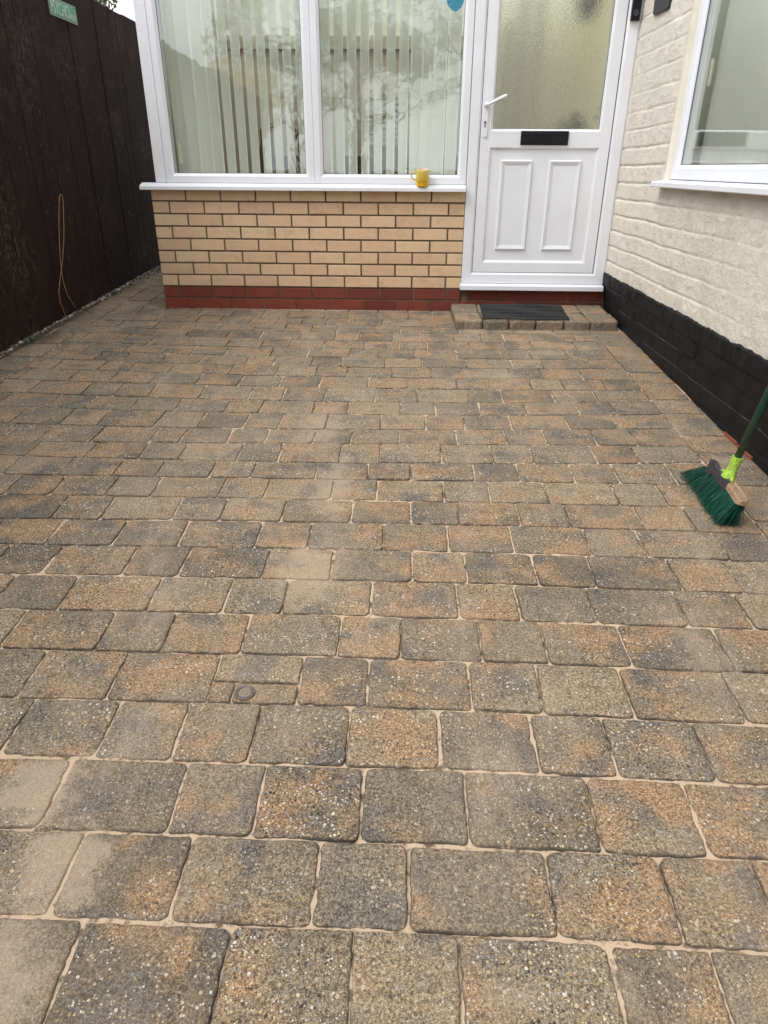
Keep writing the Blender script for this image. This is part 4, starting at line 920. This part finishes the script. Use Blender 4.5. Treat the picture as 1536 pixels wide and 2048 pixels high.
for k in range(6): one_block(bl_[k], [(bx_[k], -0.224), (bx_[k + 1], -0.224), (bx_[k + 1], 0.0), (bx_[k], 0.0)], [0.5, 0.3, 0.6, 0.2, 0.5, 0.35][k])
mat = empty('doormat', (2.395, -0.255, gz(-.25) + 0.053), 'ribbed black rubber doormat lying on the paving-block step', 'doormat')
bm = bmesh.new(); y0_, y1_ = -0.452, -0.052; nr_ = 12
def mx0(y_): return 2.125 + 0.013 * (y_ - y0_) / (y1_ - y0_)
def mx1(y_): return 2.658 + 0.018 * (y_ - y0_) / (y1_ - y0_)
for k in range(nr_):
    ya = y0_ + (y1_ - y0_) * (k + 0.5) / nr_
    zt = gz(ya) + 0.054
    pts = [(mx0(ya) + (mx1(ya) - mx0(ya)) * q / 14, ya + 0.0025 * math.sin(q * 0.7 + k * .6), zt + 0.0080 + 0.0022 * math.sin(q * 0.5 + k * 0.9)) for q in range(15)]
    tube(bm, pts, 0.0058, 6)
obj('ribs', bm, M_rubber, mat)
bm = bmesh.new()
for q in range(7):
    xx_ = [mx0(y0_) + 0.006 + (mx1(y0_) - mx0(y0_) - 0.012) * q / 6, mx0(y1_) + 0.006 + (mx1(y1_) - mx0(y1_) - 0.012) * q / 6]
    tube(bm, [(xx_[0], y0_ + 0.01, gz(y0_) + 0.0575), ((xx_[0] + xx_[1]) / 2, (y0_ + y1_) / 2, gz((y0_ + y1_) / 2) + 0.0575), (xx_[1], y1_ - 0.01, gz(y1_) + 0.0575)], 0.0042, 6)
obj('cross_bars', bm, M_rubber, mat)

# ------------------------------------------------------------------ fence
def fxx(y_): return -0.522 + 0.0246 * (min(y_, 2) - 1.55)
fence = empty('timber_fence', (-0.56, 0, 0), 'tall dark brown close-boarded timber fence along the drive', 'fence')
bm = bmesh.new(); lay = bm.verts.layers.float.new('seed'); y = 2.6; rf = random.Random(8)
while y > -8.0:
    wd = rf.choice([0.118, 0.125, 0.14, 0.145]); top = 1.885 + rf.uniform(-.006, .006)
    a, b_ = y - wd, y; before = set(bm.verts); off = rf.uniform(-.002, .002)
    lean = rf.uniform(-.003, .003)
    vs = box(bm, (fxx(b_) - 0.020 + off, a + 0.0012, gz(a) + 0.012), (fxx(b_) + off, b_ - 0.0008, top), 0.0012)
    s = rf.random()
    for v in bm.verts:
        if v not in before:
            v[lay] = s
            v.co.y += lean * (v.co.z)
            v.co.x += 0.0246 * (v.co.y - b_)
    y -= wd
obj('boards', bm, M_fence, fence)
bm = bmesh.new()
for zz_ in (0.3, 1.0, 1.65):
    prism(bm, [(fxx(2.6) - 0.022, 2.6), (fxx(2.6) - 0.07, 2.6), (fxx(-8) - 0.28, -8), (fxx(-8) - 0.22, -8)], 'z', zz_, zz_ + 0.09)
obj('rail', bm, M_fence, fence)
# fence sign
sg = empty('fence_sign', (-0.53, 0.40, 1.74), 'faded green PSYCHO PATH street sign on the dark fence', 'sign')
ya, yb, za, zb = 0.225, 0.592, 1.694, 1.792
def fence_pt(y_, z_, d): return (fxx(y_) + d, y_, z_)
def fence_plate(bm, y0_, y1_, z0_, z1_, d0, d1):
    vs = [bm.verts.new(fence_pt(y_, z_, d)) for d in (d0, d1) for (y_, z_) in ((y0_, z0_), (y1_, z0_), (y1_, z1_), (y0_, z1_))]
    for f in ((0, 1, 2, 3), (7, 6, 5, 4), (0, 4, 5, 1), (1, 5, 6, 2), (2, 6, 7, 3), (3, 7, 4, 0)): bm.faces.new([vs[i] for i in f])
bm = bmesh.new(); fence_plate(bm, ya, yb, za, zb, 0.003, 0.0065); obj('rim', bm, M_signrim, sg)
bm = bmesh.new(); fence_plate(bm, ya + 0.006, yb - 0.005, za + 0.0045, zb - 0.0045, 0.0066, 0.0080); obj('plate', bm, M_signgreen, sg)
def text_mesh(name, body, size, sx, origin, ext=0.0006):
    cu = bpy.data.curves.new(name, 'FONT'); cu.body = body; cu.size = size; cu.extrude = ext; cu.offset = 0.0006
    to = bpy.data.objects.new(name, cu); C.objects.link(to)
    dg = bpy.context.evaluated_depsgraph_get(); me = bpy.data.meshes.new_from_object(to.evaluated_get(dg)); bpy.data.objects.remove(to)
    n = len(me.vertices); co = np.zeros(n * 3); me.vertices.foreach_get('co', co); co = co.reshape(-1, 3)
    oy, oz, od = origin; out = []
    for x_, y_, z_ in co: out.append(fence_pt(oy + x_ * sx, oz + y_, od + z_))
    me.vertices.foreach_set('co', np.array(out).ravel()); me.update()
    return me
link_mesh('lettering', text_mesh('lettering', 'PSYCHO', 0.098, 0.66, (ya + 0.014, za + 0.016, 0.0087)), M_signwhite, sg)
link_mesh('lettering', text_mesh('lettering', 'PATH', 0.046, 0.82, (ya + 0.258, za + 0.013, 0.0087)), M_signwhite, sg)
# looped stem
lp_ = empty('looped_stem', (-0.53, -0.2, 0.02), 'thin copper-brown stem looped against the dark fence', 'stem')
bm = bmesh.new()
def fp(y_, z_, d=0.012): return Vector((fxx(y_) + d, y_, z_))
ctrl = [fp(-0.350, 0.00, .03), fp(-0.352, 0.10), fp(-0.335, 0.21), fp(-0.255, 0.31), fp(-0.185, 0.42), fp(-0.150, 0.55), fp(-0.125, 0.64), fp(-0.095, 0.695), fp(-0.080, 0.708), fp(-0.072, 0.700), fp(-0.075, 0.66),
        fp(-0.115, 0.57), fp(-0.155, 0.48), fp(-0.195, 0.38), fp(-0.235, 0.26), fp(-0.245, 0.17), fp(-0.215, 0.08), fp(-0.180, 0.02, .03)]
ctrl = [fp(-0.350, 0.00, .03), fp(-0.356, 0.09), fp(-0.345, 0.155), fp(-0.29, 0.235), fp(-0.235, 0.31), fp(-0.165, 0.42), fp(-0.120, 0.52), fp(-0.090, 0.60), fp(-0.068, 0.665), fp(-0.066, 0.698), fp(-0.080, 0.710), fp(-0.100, 0.698),
        fp(-0.130, 0.645), fp(-0.175, 0.545), fp(-0.215, 0.44), fp(-0.245, 0.34), fp(-0.262, 0.255), fp(-0.262, 0.19), fp(-0.240, 0.115), fp(-0.205, 0.03, .03)]
tube(bm, ctrl, 0.0024, 6); obj('stem', bm, M_stem, lp_, True)

# gravel and litter at the foot of the fence
GVt, GFc = [], []
rg = random.Random(21)
ico = [(0, 0, 1), (0.894, 0, 0.447), (0.276, 0.851, 0.447), (-0.724, 0.526, 0.447), (-0.724, -0.526, 0.447), (0.276, -0.851, 0.447), (0.724, 0.526, -0.447), (-0.276, 0.851, -0.447), (-0.894, 0, -0.447), (-0.276, -0.851, -0.447), (0.724, -0.526, -0.447), (0, 0, -1)]
icf = [(0, 1, 2), (0, 2, 3), (0, 3, 4), (0, 4, 5), (0, 5, 1), (1, 6, 2), (2, 7, 3), (3, 8, 4), (4, 9, 5), (5, 10, 1), (1, 10, 6), (2, 6, 7), (3, 7, 8), (4, 8, 9), (5, 9, 10), (11, 7, 6), (11, 8, 7), (11, 9, 8), (11, 10, 9), (11, 6, 10)]
gs = []
for k in range(1500):
    y_ = rg.uniform(-1.6, 1.9); wd = 0.020 + 0.045 * max(0, min(1, (y_ + 0.2) / 1.2))
    x_ = fxx(y_) + 0.004 + abs(rg.gauss(0, wd * 0.55)); big = rg.random() < (0.30 if y_ > 0 else 0.10)
    r = rg.uniform(0.006, 0.014) if big else rg.uniform(0.0018, 0.005)
    q = [r * rg.uniform(.7, 1.3), r * rg.uniform(.7, 1.3), r * rg.uniform(.45, .8)]; an = rg.uniform(0, 6.28); ca, sa = math.cos(an), math.sin(an)
    base = len(GVt); s = rg.random()
    for (a, b_, c_) in ico:
        j = rg.uniform(.85, 1.12); X_, Y_, Z_ = a * q[0] * j, b_ * q[1] * j, c_ * q[2] * j
        GVt.append((x_ + X_ * ca - Y_ * sa, y_ + X_ * sa + Y_ * ca, gz(y_) + 0.002 + q[2] * 0.5 + Z_)); gs.append(s)
    GFc += [tuple(base + i for i in f) for f in icf]
b = NB('mixed_gravel'); M_grav = b.done(b.bsdf(b.ramp(b.attr('seed', 'Fac'), [(0.0, (0.05, 0.04, 0.03)), (0.35, (0.13, 0.10, 0.075)), (0.6, (0.22, 0.18, 0.13)), (0.78, (0.34, 0.30, 0.25)), (0.92, (0.50, 0.47, 0.42))]), 0.85, b.bump(b.noise(200, 3), 0.3, 0.001)))
go = pyobj('gravel', GVt, GFc, M_grav, smooth=True); seed_attr(go.data, gs); tag(go, 'loose small gravel and grit along the foot of the dark fence', 'gravel', kind='stuff')

def weed(x_, y_, h, n, sp, label, sd_):
    r = random.Random(sd_); z_ = gz(y_) + 0.003
    t = empty('weed', (x_, y_, z_), label, 'weed', 'weeds at the foot of the fence'); bm = bmesh.new()
    for k in range(n):
        an = r.uniform(0, 6.28); L_ = h * r.uniform(.6, 1.1); lean = r.uniform(.25, sp)
        a = Vector((x_, y_, z_)); tip = a + Vector((math.cos(an) * L_ * lean, math.sin(an) * L_ * lean, L_ * (1 - lean * .4))); mid = a.lerp(tip, .55) + Vector((0, 0, L_ * .14))
        s = Vector((-math.sin(an), math.cos(an), 0)) * h * 0.13
        v = [bm.verts.new(p_) for p_ in (a - s * .2, a + s * .2, mid + s, tip, mid - s)]; bm.faces.new(v)
    obj('leaves', bm, M_leaf, t)
weed(-0.525, -0.93, 0.032, 16, 1.1, 'small green weed at the fence foot nearest the camera', 2)
weed(-0.520, -0.86, 0.040, 12, 1.0, 'upright two-leaved weed seedling beside a pale stone by the fence', 3)
weed(-0.500, 0.02, 0.028, 12, 1.2, 'tiny pale weed among grit where the stem meets the fence', 4)
weed(-0.470, 0.42, 0.024, 10, 1.2, 'tiny weed between the gravel and paving beside the bay', 5)

# ------------------------------------------------------------------ broom
Bm = Vector((2.718, -2.690, gz(-2.70) + 0.098)); bd = Vector((-0.027, -0.998, -0.057)).normalized(); hd = Vector((0.164, -0.061, 0.985)).normalized()
sdv = bd.cross(hd).normalized(); hd2 = sdv.cross(bd).normalized()
if sdv.x > 0: sdv = -sdv
def BP(l, s_, h): return Bm + bd * l + sdv * s_ + hd2 * h
broom = empty('broom', (2.70, -2.70, gz(-2.7)), 'green-bristled broom with lime socket leaning on the black plinth', 'broom')
bm = bmesh.new(); nseg = 28; rings = []
for k in range(nseg + 1):
    l = -0.145 + 0.290 * k / nseg; e = abs(l) / 0.145; wd = 0.0185 * (1 - max(0, (e - 0.90) / 0.10) ** 2 * 0.45); th = 0.0105 * (1 - max(0, (e - 0.93) / .07) ** 2 * .3); arc = 0.010 * (1 - e * e)
    cs_ = [(-wd, -th), (wd, -th), (wd, th * .4), (wd * .8, th), (-wd * .8, th), (-wd, th * .4)]
    rings.append([bm.verts.new(BP(l, a, b_ + arc)) for a, b_ in cs_])
for a, b_ in zip(rings, rings[1:]):
    for k in range(6): bm.faces.new((a[k], a[(k + 1) % 6], b_[(k + 1) % 6], b_[k]))
bm.faces.new(rings[0][::-1]); bm.faces.new(rings[-1])
obj('wooden_stock', bm, M_bwood, broom)
# bristles: tufts that fan out and rest on the ground
BV, BF = [], []; rb = random.Random(4)
for il in range(34):
    for is_ in range(5):
        l = -0.136 + 0.272 * (il + (0.5 if is_ % 2 else 0)) / 33.5; s_ = (is_ - 2) / 2 * 0.014
        root = BP(l, s_, -0.010 + 0.010 * (1 - (l / .145) ** 2))
        tl_ = 0.5 * (1 - (l + 0.150) / 0.30)      # far end fans most
        for q in range(9):
            fan = (l / 0.136)
            ty = root.y + (0.060 if l < 0 else 0.030) * (-fan if True else 0) * 1.0 * (1.35 if l < 0 else 1.0) + rb.gauss(0, 0.007) + 0.035 * max(0, -fan)
            ty = root.y - fan * (0.100 if fan < 0 else 0.004) * abs(fan) ** 0.5 + rb.gauss(0, 0.007) + 0.022
            tx = root.x - 0.022 + (-0.030 if s_ > 0 else -0.004) * 1.0 + rb.gauss(0, 0.010)
            if sdv.x < 0: tx = root.x - 0.018 - s_ * 1.1 + rb.gauss(0, 0.008)
            tip = Vector((tx, ty, gz(ty) + 0.002 + abs(rb.gauss(0, .003))))
            r0 = root + Vector((rb.gauss(0, .002), rb.gauss(0, .002), 0))
            mid = r0.lerp(tip, .55) + Vector((rb.gauss(-.003, .003), rb.gauss(0, .003) , rb.uniform(0, .004)))
            base = len(BV); wv = 0.0010
            for p_ in (r0, mid, tip):
                an0 = rb.uniform(0, .4)
                for a3 in range(3): BV.append(tuple(p_ + Vector((math.cos(an0 + a3 * 2.09) * wv, math.sin(an0 + a3 * 2.09) * wv, 0))))
            for rr_ in range(2):
                for a3 in range(3): BF.append((base + rr_ * 3 + a3, base + rr_ * 3 + (a3 + 1) % 3, base + rr_ * 3 + 3 + (a3 + 1) % 3, base + rr_ * 3 + 3 + a3))
pyobj('bristles', BV, BF, M_bristle, broom)
# worn plastic strip on the camera-facing side
bm = bmesh.new(); pl = []
for k in range(15):
    l = -0.118 + 0.165 * k / 14; hh = 0.013 + 0.007 * math.sin(k / 14 * math.pi * 2.4 + .6) ** 2 + (0.010 if k < 4 else 0); pl.append((l, hh))
fr = [bm.verts.new(BP(l, 0.0205, 0.006 - h_)) for l, h_ in pl]; frt = [bm.verts.new(BP(l, 0.0205, 0.011 + h_ * .6)) for l, h_ in pl]
for k in range(14): bm.faces.new((fr[k], fr[k + 1], frt[k + 1], frt[k]))
tp = [bm.verts.new(BP(l, 0.004, 0.0200 + h_ * .3)) for l, h_ in pl]
for k in range(14): bm.faces.new((frt[k], frt[k + 1], tp[k + 1], tp[k]))
bmesh.ops.solidify(bm, geom=bm.faces[:], thickness=0.003); obj('cover_strip', bm, M_greymauve, broom)
bm = bmesh.new(); S0 = BP(0.0, 0.0, 0.020)
tube(bm, [S0, S0 + hd * 0.012, S0 + hd * 0.030, S0 + hd * 0.034, S0 + hd * 0.075], [0.024, 0.021, 0.0165, 0.0155, 0.0175], 18)
for sg_ in (-1, 1):
    a = S0 + bd * sg_ * 0.045 + sdv * 0.008; tube(bm, [a - hd * .002, S0 + bd * sg_ * 0.022 + hd * 0.012, S0 + bd * sg_ * 0.012 + hd * 0.045], [0.006, 0.005, 0.004], 8)
obj('socket', bm, M_lime, broom, False)
bm = bmesh.new(); tube(bm, [S0 + hd * 0.03, S0 + hd * 0.7, S0 + hd * 1.30], 0.0118, 18); lathe(bm, [(0.0125, 0), (0.0125, 0.03), (0.006, 0.04)], S0 + hd * 1.295, 14, M=hd.to_track_quat('Z', 'Y').to_matrix()); obj('handle', bm, M_handle, broom, True)

# ------------------------------------------------------------------ what the windows reflect: garden behind the camera, and shrub past the fence
M_bark = simple('bark', (0.075, 0.060, 0.048), 0.9, 0.3, 8)
def foliage(bm, c, R, n, sz, rr):
    for k in range(n):
        d = Vector((rr.gauss(0, 1), rr.gauss(0, 1), rr.gauss(0, 1))).normalized() * (rr.random() ** 0.45)
        p = Vector(c) + Vector((d.x * R[0], d.y * R[1], d.z * R[2])); a = Vector((rr.gauss(0, 1), rr.gauss(0, 1), rr.gauss(0, 1))).normalized() * sz * rr.uniform(.6, 1.3); b_ = a.orthogonal().normalized() * sz * 0.5
        bm.faces.new([bm.verts.new(p - a), bm.verts.new(p + b_), bm.verts.new(p + a), bm.verts.new(p - b_)])
def bare_tree(x, y, h, label, sd_):
    r = random.Random(sd_); z = gz(max(y, -12)) - 0.09
    t = empty('bare_tree', (x, y, z), label, 'tree', 'bare trees behind the camera'); bm = bmesh.new()
    bt = bmesh.new(); tube(bt, [(x, y, z), (x + .05, y, z + h * .2), (x, y + .1, z + h * .42)], [.16, .13, .11], 8); obj('trunk', bt, M_bark, t)
    def grow(p, d, L_, rad_, lv):
        q = p + d * L_; m = p.lerp(q, .5) + Vector((r.gauss(0, 1), r.gauss(0, 1), r.gauss(0, 1))) * L_ * .06
        tube(bm, [p, m, q], [rad_, rad_ * .8, rad_ * .62], 4 if lv > 1 else 6)
        if lv >= 6: return
        for k in range(3 if lv < 5 else 2):
            nd = (d + Vector((r.gauss(0, 1), r.gauss(0, 1), r.gauss(0, .7) + .15)) * .62).normalized(); grow(q, nd, L_ * r.uniform(.62, .82), rad_ * .6, lv + 1)
    for k in range(4): grow(Vector((x, y, z + h * .25 + k * h * .055)), Vector((r.gauss(0, 1) * .8, r.gauss(0, 1) * .8, .8)).normalized(), h * .20, .07, 1)
    obj('crown', bm, M_bark, t)
bare_tree(3.4, -15.0, 9, 'bare tree on the right behind the camera, mirrored in the panes', 3)
bare_tree(-1.8, -19.0, 9, 'bare tree on the left behind the camera, mirrored in the panes', 6)
fb = empty('forsythia_bush', (-1.5, -9.5, -0.6), 'yellow flowering bush behind the camera, mirrored in the left pane', 'bush'); bm = bmesh.new(); rr = random.Random(7)
foliage(bm, (-1.5, -9.5, 1.9), (0.9, .6, 0.75), 2600, .05, rr); obj('flowers', bm, simple('yellow_flower', (0.60, 0.43, 0.04), 0.7), fb)
bm = bmesh.new()
for k in range(14): tube(bm, [(-1.5 + rr.gauss(0, .1), -9.5, -.65), (-1.5 + rr.gauss(0, .4), -9.5 + rr.gauss(0, .25), 2.0)], .012, 5)
obj('stems', bm, M_bark, fb)
ev = empty('evergreen_tree', (0.2, -16, -0.8), 'tall loose evergreen tree behind the camera, mirrored in the panes', 'tree'); bm = bmesh.new()
for k in range(46):
    foliage(bm, (rr.uniform(-3.2, 4.6), -16 + rr.gauss(0, .6), 3.0 + abs(rr.gauss(0, 1.9))), (.75, .5, .42), 110, .09, rr)
obj('crown', bm, simple('grey_green_leaf', (0.10, 0.12, 0.065), 0.7, 0.4, 10), ev)
bm = bmesh.new(); tube(bm, [(0.2, -16, -.8), (0.3, -16, 2.5), (0.2, -16, 6)], [.2, .15, .06], 8)
for k in range(14): tube(bm, [(0.25, -16, 1.6 + k * .25), (rr.uniform(-3, 4.4), -16, 3 + k * .22)], [.05, .015], 5)
obj('trunk', bm, M_bark, ev)
SHRUB = (-1.12, 2.50, 2.27)
sh = empty('garden_shrub', (-1.12, 2.5, 0), 'pale olive shrub just showing over the dark fence', 'shrub'); bm = bmesh.new()
foliage(bm, SHRUB, (.20, .22, .24), 900, .022, rr); obj('foliage', bm, simple('olive_leaf', (0.13, 0.14, 0.05), 0.7, 0.4, 20), sh)
bm = bmesh.new()
for k in range(8): tube(bm, [(-1.12 + rr.gauss(0, .03), 2.5, -.05), (-1.12 + rr.gauss(0, .03), 2.5, 1.5), (-1.12 + rr.gauss(0, .1), 2.5 + rr.gauss(0, .1), 2.3)], .010, 5)
obj('stems', bm, M_bark, sh)
